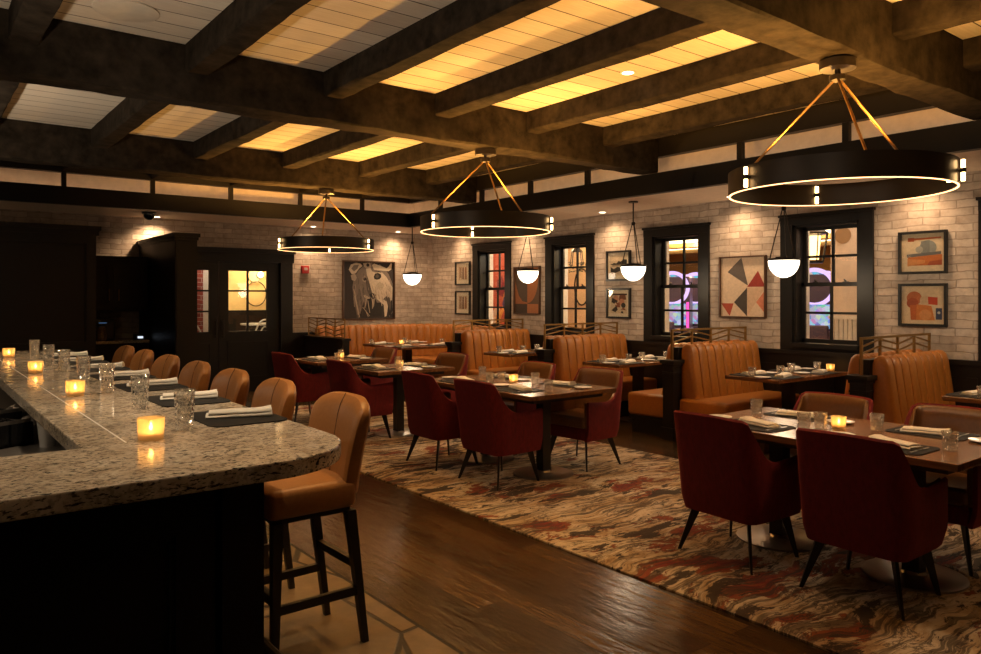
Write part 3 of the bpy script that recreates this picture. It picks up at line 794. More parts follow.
for y in ys: m.box(-.009,.009,y-.008,y+.008,.9,1.2)
for i in range(4):
    for z in (.93, 1.0, 1.07, 1.13):
        z0, z1 = (z, z+.055) if i % 2 else (z+.055, z)
        m.bar((0,ys[i],z0), (0,ys[i+1],z1), .011, .011)
m.build('lattice', lattice_m, t)
# booth tables and settings
def make_btable():
    t = thing('booth_table', (0,0,0), '', 'booth table')
    MB().box(-.68,.68,-.305,.305,.712,.75,bev=.006).build('table_top', tabletop, t)
    MB().box(-.05,.05,-.05,.05,.02,.711).build('column', blackwood, t)
    MB().lathe([(0,0),(.24,0),(.24,.012),(.06,.03),(0,.03)], 30).build('base', darksteel, t, smooth=30)
    return t
btable = Kind(make_btable)
ZT2 = .75+E+.0002
BT = [(1, 8.385, 'the second window'), (2, 6.365, 'the third window'), (3, 4.315, 'the fourth window'), (4, 2.27, 'the frame-edge window')]
def bsetting(x, y, fy, where, k):
    """a place whose diner faces fy along y"""
    mat_((x, y, ZT2), PI/2, 'black placemat at ' + where, 'placemats in the booths')
    napkin((x+.02, y, ZT2+.0045), [.25,-.2,PI+.3,.1][k%4], 'white rolled napkin at ' + where, 'napkins in the booths')
    tumbler((x+fy*.19, y+fy*.125, ZT2+.0004), k*.7, 'cut-glass tumbler at ' + where, 'tumblers in the booths')
    plate((x-fy*.23, y+fy*.06, ZT2), 0, 'small white bread plate at ' + where, 'bread plates in the booths')
for n, y, nm in BT:
    btable((7.31, y, 0), 0, 'walnut booth table under ' + nm, 'booth tables along the window wall')
    k = 0
    for x, ix in ((6.90, 'aisle'), (7.62, 'window-wall')):
        for fy in (1, -1):
            bsetting(x, y-fy*.165, fy, '%s booth, %s end, %s bench' % (nm, ix, 'nearer' if fy > 0 else 'farther'), k); k += 1
    votive((7.90, y-.14, ZT2+.0003), n, 'lit votive candle at the wall end of the booth table under ' + nm, 'candles in the booths'); CANDLE_W.append((7.90, y-.14, ZT2+.045))
def make_ctable():
    t = thing('corner_table', (0,0,0), '', 'table')
    MB().box(-.5,.5,-.63,.63,.712,.75,bev=.006).build('table_top', tabletop, t)
    MB().box(-.06,.06,-.06,.06,.02,.711).build('column', blackwood, t)
    MB().lathe([(0,0),(.3,0),(.3,.012),(.06,.03),(0,.03)], 30).build('base', darksteel, t, smooth=30)
    return t
t = make_ctable(); t.location = (6.68, 10.87, 0); t['label'] = 'large walnut table in front of the corner banquette'
k = 0
for x, y, fy, wh in ((6.36, 11.30, -1, 'wall side, lattice divider end'), (7.0, 11.30, -1, 'wall side, window end'), (6.36, 10.46, 1, 'aisle side, lattice divider end'), (7.0, 10.46, 1, 'aisle side, window end')):
    bsetting(x, y, fy, 'the corner banquette table, ' + wh, k); k += 1
votive((6.62, 10.95, ZT2+.0003), 1, 'lit votive candle in the middle of the corner banquette table', 'candles in the booths'); CANDLE_W.append((6.62, 10.95, ZT2+.045))

# ------------------------------------------------------------------ pictures
ART = {}
def amat(c):
    if c not in ART: ART[c] = grained('art_ink_%d' % len(ART), tuple(x*.86 for x in c), tuple(min(1, x*1.08) for x in c), .75, 0, 40, bump=.05)
    return ART[c]
def circ(cx, cy, r, a0=0, a1=2*PI, n=24, sy=1): return [(cx+r*math.cos(a0+(a1-a0)*k/n), cy+r*sy*math.sin(a0+(a1-a0)*k/n)) for k in range(n+1)]
def picture(name, wall, u, z, W, H, label, shapes, bg, frame_m, fw=.022, matw=0, depth=.035, cat='picture', group=None, glaze=False, paper=(.74,.66,.54)):
    """u: centre along the wall, seen from inside the room; shapes: (polygon in 0..1 u rightwards v up, colour)"""
    t = thing(name, (XW, u, z) if wall == 'r' else (u, YB, z), label, cat, group)
    t.rotation_euler = (0, 0, -PI/2 if wall == 'r' else 0)     # local: +x right, -y out of the wall
    m = MB(); w2, h2 = W/2, H/2
    for a in ((-w2,-w2+fw,-h2,h2),(w2-fw,w2,-h2,h2),(-w2+fw,w2-fw,-h2,-h2+fw),(-w2+fw,w2-fw,h2-fw,h2)): m.box(a[0],a[1],-depth,-.001,a[2],a[3])
    m.build('frame', frame_m, t, bevel=.002)
    iw, ih = w2-fw, h2-fw
    if matw:
        m = MB(); q = matw
        for a in ((-iw,-iw+q,-ih,ih),(iw-q,iw,-ih,ih),(-iw+q,iw-q,-ih,-ih+q),(-iw+q,iw-q,ih-q,ih)): m.box(a[0],a[1],-.016,-.002,a[2],a[3])
        m.build('mount', amat(paper), t); iw -= q; ih -= q
    m = MB(); mats = [amat(bg)]
    m.box(-iw, iw, -.012, -.002, -ih, ih)
    y = -.0121
    for poly, c in shapes:
        mm = amat(c)
        if mm not in mats: mats.append(mm)
        y -= .00012
        vs = [m.b.verts.new((-iw+2*iw*min(1,max(0,p)), y, -ih+2*ih*min(1,max(0,q)))) for p, q in poly]
        f = m.b.faces.new(vs); f.material_index = mats.index(mm)
    o = m.build('artwork', mats, t)
    if glaze: MB().box(-w2+fw, w2-fw, -.022, -.020, -h2+fw, h2-fw).build('glazing', pane_m, t)
    return t
black_fr = plain('black_picture_frame', (.012,.011,.010), .35)
wood_fr = plain('walnut_picture_frame', (.075,.032,.014), .4)
tri = [([(.15,.76),(.47,1.0),(.62,.52)], (.12,.10,.09)), ([(.60,.50),(1.0,.50),(.84,.77)], (.32,.035,.025)), ([(.30,.24),(.60,.49),(.60,0)], (.055,.045,.04)), ([(0,.22),(.29,.22),(.20,0)], (.42,.07,.035)), ([(.80,.24),(1,.45),(1,.05)], (.60,.21,.12)), ([(.60,.49),(1,.49),(.62,.02)], (.62,.44,.30))]
picture('abstract_painting', 'r', 5.352, 1.672, .645, .75, 'framed painting of grey, black and red triangles on cream between two windows', tri, (.70,.55,.40), wood_fr, .018, depth=.045)
arc = [([(0,.2),(.5,.2),(.5,1),(0,1)], (.095,.055,.03)), ([(.5,.2),(1,.2),(1,1),(.5,1)], (.11,.065,.04)), (circ(.5,.78,.44,PI,1.5*PI,16,1.28)+[(.5,.78)], (.085,.06,.042)), (circ(.5,.78,.44,1.5*PI,2*PI,16,1.28)+[(.5,.78)], (.34,.125,.045)), ([(.5,.78),(.94,.78),(.94,1),(.5,1)], (.34,.125,.045)),
       ([(0,.2),(.5,.2),(.5,.23),(.3,.26),(.15,.38),(.06,.55),(0,.7)], (.32,.12,.045)), ([(0,0),(.5,0),(.5,.2),(0,.2)], (.055,.035,.024)), ([(.5,0),(1,0),(1,.2),(.5,.2)], (.36,.14,.055))]
picture('abstract_painting', 'r', 9.365, 1.66, .645, .78, 'brown and terracotta geometric half-circle painting between two windows', arc, (.12,.07,.04), wood_fr, .018, depth=.045)
P6 = [([(.15,.82),(.92,.86),(.92,.90),(.15,.88)], (.55,.15,.06)), ([(.15,.80),(.30,.80),(.30,.90),(.15,.90)], (.50,.12,.05)), (circ(.62,.62,.20), (.30,.33,.34)), ([(.46,.45),(.66,.45),(.66,.82),(.46,.80)], (.22,.24,.25)), (circ(.42,.58,.09), (.40,.40,.38)), ([(.12,.38),(.92,.44),(.92,.52),(.12,.46)], (.15,.16,.18)), ([(.15,.16),(.94,.16),(.94,.44),(.15,.38)], (.58,.19,.06)), ([(.14,.14),(.55,.22),(.56,.30),(.14,.34)], (.66,.30,.12)), ([(.6,.16),(.94,.16),(.94,.30),(.66,.26)], (.42,.10,.05))]
picture('framed_collage', 'r', 3.30, 1.995, .456, .43, 'black framed print of grey circles over orange bars, upper one beside the fourth window', P6, (.72,.60,.45), black_fr, .026, 0, .04, 'picture', 'framed prints', True)
P7 = [(circ(.30,.68,.18), (.55,.18,.08)), (circ(.56,.62,.13), (.68,.50,.34)), (circ(.26,.55,.14), (.40,.10,.05)), ([(.63,.52),(.84,.50),(.84,.70),(.62,.72)], (.58,.08,.04)), ([(.22,.10),(.34,.10),(.40,.50),(.20,.50)], (.55,.15,.05)), ([(.34,.10),(.78,.10),(.70,.48),(.36,.52)], (.66,.24,.07)), (circ(.56,.24,.14), (.72,.34,.14)), ([(.80,.12),(.94,.12),(.94,.42),(.80,.42)], (.05,.07,.16)), (circ(.87,.30,.035), (.6,.62,.66))]
picture('framed_collage', 'r', 3.30, 1.47, .456, .43, 'black framed orange collage print with a blue patch, lower one beside the fourth window', P7, (.74,.60,.44), black_fr, .026, 0, .04, 'picture', 'framed prints', True)
land = [([(0,.60),(1,.66),(1,.62),(0,.57)], (.03,.028,.025)), ([(.05,.55),(.2,.66),(.35,.62),(.5,.74),(.62,.70),(.8,.82),(1,.80),(1,.55)], (.03,.028,.025)), ([(0,.20),(.3,.16),(.6,.24),(1,.18),(1,.44),(.7,.40),(.4,.46),(.2,.34),(0,.46)], (.05,.045,.04)), ([(.1,.46),(.9,.52),(.9,.56),(.1,.55)], (.35,.28,.2))]
picture('framed_print', 'r', 7.366, 1.995, .456, .43, 'black and cream landscape print behind the hanging globe lamp, upper of its pair', land, (.66,.54,.40), black_fr, .026, .045, .04, 'picture', 'framed prints', True)
coll = [([(0,.9),(1,.9),(1,.98),(0,.98)], (.06,.03,.02)), (circ(.32,.72,.17), (.62,.30,.18)), ([(.5,.65),(.95,.68),(.9,.92),(.55,.9)], (.22,.08,.04)), ([(.05,.55),(.3,.45),(.45,.62),(.1,.78)], (.05,.035,.03)), (circ(.68,.56,.17), (.58,.26,.16)), ([(.3,.3),(.6,.3),(.55,.55),(.25,.52)], (.30,.10,.05)), (circ(.78,.40,.13), (.04,.035,.03)), ([(.05,.15),(.3,.05),(.45,.2),(.35,.38)], (.06,.04,.03)), ([(.6,.2),(.95,.15),(.8,.3)], (.28,.1,.05)), ([(.62,.02),(.8,.0),(.7,.15)], (.03,.03,.03)), ([(.2,.4),(.4,.42),(.3,.55)], (.7,.5,.36))]
picture('framed_print', 'r', 7.366, 1.46, .456, .43, 'black framed brown and pink patchwork print, lower of the pair by the third window', coll, (.66,.54,.40), black_fr, .026, .045, .04, 'picture', 'framed prints', True)
for k, z in enumerate((1.98, 1.445)):
    st = [([(.10+.0*k,.05),(.24,.08),(.25,.94),(.10,.96)], (.20,.075,.03)), ([(.30,.03),(.36,.05),(.36,.97),(.30,.95)], (.12,.05,.025)), ([(.40,.10-.06*k),(.62,.06),(.60,.95),(.42,.92)], (.16,.07,.035)), ([(.68,.04),(.88,.10),(.86,.9),(.70,.97)], (.28,.11,.045))]
    if k == 0: st.append((circ(.24,.10,.10), (.62,.5,.36)))
    picture('framed_print', 'r', 11.16, z, .456, .43, 'black framed print of brown vertical stripes by the room corner, %s of the pair' % ('upper' if k == 0 else 'lower'), st, (.66,.54,.40), black_fr, .026, .06, .04, 'picture', 'framed prints', True)
# bull painting: painted head on charcoal
pale, mid, dark, bone = (.60,.50,.38), (.20,.16,.135), (.022,.018,.016), (.68,.57,.42)
B = [
 ([(.50,.98),(.56,1.0),(.60,.93),(.72,.97),(.80,.90),(.90,.80),(.985,.62),(.985,.10),(.92,.02),(.88,.30),(.80,.34),(.74,.12),(.66,.05),(.58,.22),(.52,.05),(.46,.18),(.40,.30),(.33,.10),(.26,.06),(.20,.35),(.17,.55),(.20,.72),(.30,.86),(.42,.95)], mid),
 ([(.50,.97),(.56,.84),(.64,.82),(.76,.83),(.86,.74),(.95,.60),(.985,.55),(.97,.33),(.90,.28),(.86,.04),(.82,.02),(.80,.24),(.72,.30),(.66,.34),(.62,.40),(.56,.44),(.53,.56),(.50,.66),(.46,.76),(.44,.88)], pale),
 ([(.56,.95),(.60,.98),(.74,.94),(.86,.90),(.90,.93),(.95,1.0),(.975,.985),(.955,.88),(.90,.85),(.82,.855),(.70,.86),(.60,.87)], bone),
 ([(.10,.86),(.14,.95),(.24,.985),(.33,.97),(.37,.93),(.30,.88),(.24,.80),(.16,.78)], pale), ([(.15,.88),(.20,.94),(.30,.95),(.27,.88),(.20,.83)], mid),
 ([(.14,.76),(.22,.80),(.26,.72),(.22,.66),(.16,.68)], (.40,.32,.25)),
 ([(.38,.98),(.52,.995),(.55,.92),(.46,.88),(.40,.92)], (.44,.36,.28)), (circ(.475,.95,.03), dark),
 ([(.595,.74),(.62,.80),(.68,.815),(.74,.79),(.75,.74),(.71,.70),(.66,.69),(.61,.70)], dark), (circ(.665,.755,.035), (.10,.08,.06)), ([(.60,.82),(.70,.845),(.78,.81),(.70,.828)], dark),
 ([(.36,.72),(.40,.76),(.46,.74),(.46,.68),(.42,.64),(.37,.66)], (.33,.27,.22)), (circ(.415,.70,.028), dark),
 ([(.46,.76),(.50,.66),(.53,.56),(.56,.44),(.50,.42),(.46,.50),(.44,.62)], (.10,.08,.065)),
 ([(.50,.42),(.56,.46),(.64,.42),(.62,.37),(.54,.36)], dark), ([(.38,.42),(.46,.40),(.52,.36),(.48,.33),(.40,.38)], (.50,.40,.30)),
 ([(.46,.34),(.54,.36),(.62,.36),(.66,.28),(.74,.28),(.78,.16),(.76,.04),(.50,.03),(.44,.12)], dark),
 ([(.86,.30),(.97,.32),(.985,.14),(.94,.04),(.90,.05),(.89,.2)], dark),
 ([(.78,.34),(.86,.40),(.93,.36),(.955,.24),(.93,.12),(.90,.22),(.86,.30)], (.10,.08,.065)),
 ([(.66,.62),(.72,.66),(.80,.60),(.76,.50),(.69,.52)], (.46,.38,.28)),
 ([(.56,.34),(.62,.36),(.60,.22),(.56,.16)], (.34,.28,.21)),
]
rb = random.Random(5)
for k in range(60):    # loose brush strokes down the face
    x = rb.uniform(.18,.48); y = rb.uniform(.08,.80); l = rb.uniform(.05,.22); sl = rb.uniform(-.06,.10); wd = rb.uniform(.003,.010)
    c = rb.choice([(.38,.31,.24), (.28,.22,.18), (.08,.065,.055), (.22,.18,.145), (.13,.105,.09), dark])
    B.append(([(x,y),(x+wd,y),(x+wd+sl*l*2,y-l),(x+sl*l*2,y-l)], c))
for k in range(44):
    x = rb.uniform(.54,.92); y = rb.uniform(.34,.68); l = rb.uniform(.05,.14); wd = rb.uniform(.004,.010)
    B.append(([(x,y),(x+wd,y+.01),(x+wd+.03,y-l),(x+.03,y-l)], rb.choice([bone, (.42,.34,.26), (.30,.24,.18), (.36,.29,.22)])))
for x0, y0, x1, y1 in ((.185,.52,.30,.02),(.20,.40,.28,.06),(.36,.20,.50,.04),(.42,.14,.47,.03),(.44,.36,.40,.18),(.46,.32,.50,.10)):
    B.append(([(x0,y0),(x0+.014,y0),(x1+.014,y1),(x1,y1)], (.46,.38,.29)))
picture('bull_painting', 'b', 6.68, 1.672, 1.06, 1.06, 'large painting of a pale bull head on charcoal above the corner banquette', B, (.036,.028,.026), wood_fr, .02, depth=.05)

# ------------------------------------------------------------------ wall and ceiling devices
t = thing('fire_alarm', (5.44, YB, 2.02), 'red fire alarm box on the brick wall by the glazed doors', 'fire alarm')
MB().box(-.062,.062,-.05,-.002,-.062,.062,bev=.006).build('body', redp, t)
MB().box(-.066,.066,-.012,-.001,-.066,.066).build('mounting_plate', redp, t)
MB().box(-.03,.03,-.056,-.05,-.01,.035).build('strobe_lens', plain('strobe_lens', (.5,.4,.36), .2), t)
t = thing('dome_camera', (2.74, 11.4, ZS), 'black dome security camera under the soffit over the recess', 'camera')
MB().lathe([(.0,0),(.095,0),(.095,-.025),(.085,-.03),(.0,-.03)], 24).build('mount', blk, t, smooth=30)
MB().lathe([(.075,-.03),(.072,-.06),(.055,-.09),(.03,-.107),(.0,-.112),(.0,-.03)], 24).build('dome', plain('smoked_dome', (.008,.008,.009), .06), t, smooth=60)
t = thing('ceiling_speaker', (1.09, 5.08, ZD), 'round flush white speaker cover in the plank ceiling above the bar', 'speaker')
MB().lathe([(.0,0),(.19,0),(.19,-.008),(.175,-.012),(.0,-.012)], 40).build('cover', plain('speaker_cover', (.62,.56,.47), .7), t, smooth=30)

def make_can():
    t = thing('recessed_downlight', (0,0,0), '', 'downlight')
    MB().lathe([(.045,-.001),(.062,-.001),(.060,-.005),(.046,-.005)], 24).build('trim_ring', white, t, smooth=30)
    MB().lathe([(0,-.0012),(.0445,-.0012),(.0445,-.003),(0,-.003)], 24).build('lens', can_m, t)
    return t
can = Kind(make_can)
WARM = (1,.63,.345)
cans = [((2.99,11.98), 'above the recess cabinet', 'b'), ((5.5,11.98), 'above the fire alarm', 'b'), ((7.17,11.98), 'nearest the room corner, over the banquette', 'b'),
        ((7.80,9.4), 'over the farthest booth bench', 'r'), ((7.80,7.45), 'over the second booth bench', 'r'), ((7.80,5.35), 'over the third booth bench', 'r'), ((7.80,3.3), 'over the booth bench closest to the camera', 'r'), ((7.80,11.2), 'above the striped prints', 'r'), ((7.80,1.2), 'over the booth at the frame edge', 'r'), ((.4,11.98), 'above the tall bar-back cabinet', 'b')]
for (x, y), nm, wl in cans:
    can((x, y, ZS-.0005), 0, 'small lit recessed downlight in the soffit ' + nm, 'soffit downlights')
    to = (x, y+.10, 0) if wl == 'b' else (x+.14, y, 0)
    light('SPOT', (x, y, ZS-.02), (95 if x < 4 else 58) if wl == 'b' else 46, WARM, .05, 140, 1.0, to)
dl = [(4.53,4.05),(4.53,1.55),(4.5,7.1),(4.45,8.55),(4.5,5.55-.9)]
for i, ((x, y), nm) in enumerate(zip([(4.53,4.05),(4.45,7.0)], ['between the long tables', 'over the square table past the middle one'])):
    can((x, y, ZD-.0005), 0, 'lit recessed downlight in the plank ceiling ' + nm, 'plank ceiling downlights')

# ------------------------------------------------------------------ chandeliers
def make_chand():
    t = thing('ring_chandelier', (0,0,0), '', 'chandelier')      # origin at the underside of the beam
    H = ZBM
    zb, zt, r = 2.17-H, 2.305-H, .612
    MB().lathe([(r,zb),(r,zt),(r-.022,zt),(r-.022,zb)], 96).build('ring', darksteel, t, smooth=30)
    MB().lathe([(r-.003,zb-.004),(r-.003,zb-.0005),(r-.013,zb-.0005),(r-.013,zb-.004)], 96).build('led_strip', led_m, t)
    MB().lathe([(0,0),(.10,0),(.10,-.05),(0,-.05)], 32).cone((0,0,-.05),(0,0,-.10),.016,.016,12).build('ceiling_plate', darksteel, t, smooth=30)
    MB().lathe([(0,-.085),(.045,-.085),(.045,-.115),(0,-.115)], 24).build('hub', darksteel, t, smooth=30)
    for k in range(3):
        a = CH_A + 2*PI*k/3
        MB().cone((.025*math.cos(a),.025*math.sin(a),-.115), ((r-.011)*math.cos(a),(r-.011)*math.sin(a),zt), .008, .008, 8).build('rod', brass, t)
    for a in CH_L:
        ca, sa = math.cos(a), math.sin(a); q = r+.022
        m = MB()
        for q in (r+.022, r-.044): m.cone((q*ca,q*sa,zb+.05),(q*ca,q*sa,zb+.075),.015,.015,12)
        l = m.cone(((r-.044)*ca,(r-.044)*sa,zb+.0625),((r+.022)*ca,(r+.022)*sa,zb+.0625),.008,.008,8).build('lamp_holder', darksteel, t, smooth=30)
        for q in (r+.022, r-.044):
            MB().cone((q*ca,q*sa,zb+.075),(q*ca,q*sa,zb+.118),.0105,.0105,12).build('bulb', bulb_m, l, smooth=30)
            MB().cone((q*ca,q*sa,zb+.05),(q*ca,q*sa,zb+.006),.0105,.0105,12).build('bulb', bulb_m, l, smooth=30)
    return t
CH_A, CH_L = math.radians(100), [math.radians(v) for v in (40, 160, 280)]
chand = Kind(make_chand)
AMB = (1,.47,.095)
for y, rz, nm in ((2.24, 0, 'closest to the camera, over the front long table'), (5.63, 26, 'over the middle long table'), (9.02, 20, 'closest to the glazed doors')):
    chand((4.32, y, ZBM-.010), math.radians(rz), 'bronze ring chandelier on brass rods, ' + nm, 'ring chandeliers')
    for a in CH_L:
        a += math.radians(rz); q = .646
        light('SPOT', (4.32+q*math.cos(a), y+q*math.sin(a), 2.33), 98, AMB, .02, 156, .3, (4.32+q*math.cos(a), y+q*math.sin(a), 9))
        light('SPOT', (4.32+q*math.cos(a), y+q*math.sin(a), 2.15), 13, WARM, .02, 130, .8, (4.32+q*math.cos(a), y+q*math.sin(a), 0))

# ------------------------------------------------------------------ booth pendants
def make_pend():
    t = thing('pendant_lamp', (0,0,0), '', 'pendant lamp')     # origin on the soffit
    zr = 1.94-ZS; r = .157
    MB().lathe([(0,0),(.06,0),(.06,-.018),(0,-.018)], 24).build('ceiling_plate', darksteel, t, smooth=30)
    MB().cone((0,0,-.018),(0,0,-.27),.009,.009,10).lathe([(0,-.255),(.02,-.26),(.026,-.28),(.02,-.30),(0,-.305)], 14, close=False).build('stem', darksteel, t, smooth=30)
    for k in range(3):
        a = math.radians(20)+2*PI*k/3
        MB().cone((.015*math.cos(a),.015*math.sin(a),-.285), ((r-.012)*math.cos(a),(r-.012)*math.sin(a),zr+.005), .006, .006, 6).build('strap', darksteel, t)
    MB().lathe([(0,.012+zr),(r+.006,.012+zr),(r+.006,-.012+zr),(r-.002,-.012+zr),(r-.002,.004+zr),(0,.004+zr)], 36).box(-.06,.06,-.06,.06,zr-.045+.05,zr+.03).build('collar', darksteel, t, smooth=30)
    pr = [((r-.003)*math.cos(a), zr-.012-(r+.02)*math.sin(a)) for a in [PI/2*k/10 for k in range(10)]] + [(.001, zr-.012-r-.02)]
    MB().lathe([(.001,zr-.010)]+[(r-.003,zr-.010)]+pr, 36, close=False).build('globe', globe_m, t, smooth=50)
    return t
pend = Kind(make_pend)
for x, y, nm in ((6.80,10.9,'over the corner banquette table'), (7.22,8.385,'over the booth under the second window'), (7.22,6.365,'over the booth under the third window'), (7.22,4.315,'over the booth under the fourth window'), (7.22,2.27,'over the booth at the frame edge')):
    pend((x, y, ZS-.0005), 0, 'half-dome white glass pendant lamp hanging ' + nm, 'pendant lamps')
    light('POINT', (x, y, 1.66), 13, (1,.72,.44), .12)

# ------------------------------------------------------------------ candle light and lamps over tables / bar
for p in CANDLE_W: light('POINT', p, .20, (1,.50,.17), .008)
for x, y, e in ((4.42,1.62,52),(4.42,2.9,46),(4.42,4.72,56),(4.42,5.9,50),(4.42,7.36,56),(4.42,8.82,56)):
    light('SPOT', (x, y, 3.30 if not any(a-.1 < y < b+.1 for a, b in BY) else 2.9), e, (1,.70,.40), .03, 44, .7, (x, y, 0))
for x, y, e in ((.9,2.9,112),(1.0,4.4,105),(1.0,6.4,105),(1.0,8.1,20)):
    light('SPOT', (x, y, 3.28), e, (1,.76,.50), .03, 70, .8, (x+.15, y, 0))
for x, y, e in ((2.35,3.3,130),(2.35,4.6,80)):
    light('SPOT', (x, y, 3.31), e, (1,.54,.16), .04, 58, .8, (x-.1, y, 0))
# shelf lamps of the back bar, left of the counter
for y in (3.8, 7.2): light('POINT', (-.35, y, 1.75), 11, (1,.80,.56), .05)
for y in (.5, 3.6, 7.3): light('SPOT', (-.40, y, 1.70), 100, (1,.80,.58), .05, 100, .4, (1.6, y+.25, 3.33))

# ------------------------------------------------------------------ casino hall beyond the windows
struct(MB().box(XW+TH, 20, -3, 20, -.1, 0).build('floor_hall', grained('hall_carpet', (.06,.02,.05), (.16,.08,.04), .9, 0, 6)))
struct(MB().box(XW+TH, 20, -3, 20, 3.6, 3.7).build('ceiling_hall', plain('hall_gold_ceiling', (.80,.52,.20), .6)))
struct(MB().box(19.9, 20, -3, 20, 0, 3.6).build('wall_hall_far', plain('hall_amber_wall', (.55,.30,.10), .8)))
struct(MB().box(XW+TH, 20, 19.9, 20, 0, 3.6).build('wall_hall_end', plain('hall_cream_wall', (.6,.5,.4), .8)))
for x in (10.5, 12.5, 14.5, 16.5): struct(MB().box(x, x+.4, -2.9, 19.8, 2.95 if x < 13 else 2.72, 3.599).build('ceiling_hall_beam', MATS['hall_gold_ceiling']))
for x in (10.46, 12.46, 14.46, 16.46): struct(MB().box(x, x+.039, -2.9, 19.8, *((3.0, 3.05) if x < 13 else (2.82, 2.89))).build('trim_hall_light', MATS['hall_led'] if 'hall_led' in MATS else emit('hall_led', (1,.80,.52), 5)))
# white corridor wall stub seen through window 4
m = MB().box(9.05, 9.2, 3.0, 4.78, 0, 3.0)
struct(m.build('wall_corridor', plain('corridor_white', (.70,.58,.48), .8)))
m = MB().box(9.0, 9.049, 3.0, 4.78, 1.28, 1.32)
y = 3.02
while y < 4.76: m.box(9.03, 9.049, y, y+.045, .1, 1.28); y += .055
struct(m.build('trim_beadboard', white))
o = tag(MB().lathe([(0,0),(.10,0),(.10,.012),(0,.012)], 28).build('round_wall_speaker', plain('tan_speaker_cover', (.34,.22,.12), .8)), 'round tan speaker cover on the white corridor wall beyond the fourth window', 'speaker')
o.location = (9.0, 4.62, 2.30); o.rotation_euler = (0, PI/2, 0); o.location.x = 9.035
# yellow wall beyond window 2
struct(MB().box(10.6, 10.7, 9.6, 13.2, 0, 3.6).build('wall_lobby', plain('lobby_yellow', (.74,.56,.33), .8)))
t = thing('oval_mirror', (10.58, 10.65, 1.75), 'thin oval ring frame on the yellow wall seen through the second window', 'mirror')
m = MB(); pts = [(-.012, .20*math.cos(2*PI*k/36), .36*math.sin(2*PI*k/36)) for k in range(37)]; m.tube(pts, .014, 6); m.build('frame', darksteel, t)
def make_lantern():
    t = thing('hanging_lantern', (0,0,0), '', 'lantern')
    MB().cone((0,0,.35),(0,0,1.2),.008,.008,6).build('chain', blk, t)
    MB().lathe([(0,.36),(.05,.33),(.20,.22),(.19,.20),(0,.20)], 8, close=False).lathe([(0,-.2),(.12,-.2),(.13,-.17),(0,-.17)], 8, close=False).build('cap', blk, t)
    m = MB()
    for k in range(8):
        a = 2*PI*k/8; m.cone((.185*math.cos(a),.185*math.sin(a),.21),(.125*math.cos(a),.125*math.sin(a),-.18),.008,.008,6)
    m.build('frame', blk, t)
    MB().lathe([(.0,-.15),(.06,-.15),(.09,.18),(0,.18)], 12, close=False).build('glow_shade', emit('lantern_glow', (1,.62,.22), 5) if 'lantern_glow' not in MATS else MATS['lantern_glow'], t)
    return t
lan = Kind(make_lantern)
lan((10.0, 5.52, 2.22), 0, 'lit black hanging lantern beyond the fourth window', 'hall lanterns')
t = thing('wreath_lantern', (9.6, 9.80, 2.25), 'dark unlit hanging lantern with a leafy wreath beyond the second window', 'lantern')
MB().cone((0,0,.25),(0,0,1.3),.006,.006,6).build('chain', blk, t)
m = MB()
for k in range(8):
    a = 2*PI*k/8; m.cone((.09*math.cos(a),.09*math.sin(a),.12),(.12*math.cos(a),.12*math.sin(a),-.12),.008,.008,6)
m.lathe([(0,.25),(.05,.2),(.11,.12),(.10,.11),(0,.11)], 8, close=False); m.build('frame', blk, t)
m = MB(); rw = random.Random(2)
for k in range(60):
    a = rw.uniform(0,2*PI); rr = rw.uniform(.08,.18); z = -.15+rw.uniform(-.10,.08); c = Vector((rr*math.cos(a), rr*math.sin(a), z))
    d = Vector((rw.uniform(-1,1),rw.uniform(-1,1),rw.uniform(-1,1))).normalized()*.035; e = d.orthogonal().normalized()*.014
    m.b.faces.new([m.b.verts.new(c+v) for v in (-d, e, d, -e)])
m.build('wreath', plain('dried_leaves', (.05,.045,.02), .8), t)
# mural panel beyond window 1
t = thing('mural_panel', (9.7, 12.3, 1.55), 'bright red and orange mural panel beyond the window nearest the corner', 'mural')
m = MB(); mats = [amat((.55,.10,.05)), amat((.75,.30,.06)), amat((.70,.46,.30)), amat((.10,.05,.14)), amat((.80,.60,.12)), amat((.22,.02,.03))]
m.box(0,.05,-1.6,1.6,-1.55,1.7)
rm = random.Random(11)
for k in range(70):
    cy, cz, r = rm.uniform(-1.5,1.5), rm.uniform(-1.3,1.6), rm.uniform(.08,.26)
    f = m.b.faces.new([m.b.verts.new((-.001-.0004*k, cy+r*math.cos(2*PI*q/9)*rm.uniform(.6,1.2), cz+r*1.3*math.sin(2*PI*q/9)*rm.uniform(.6,1.2))) for q in range(9)]); f.material_index = rm.choice([0,1,1,2,3,4,5,5])
m.build('artwork', mats, t)
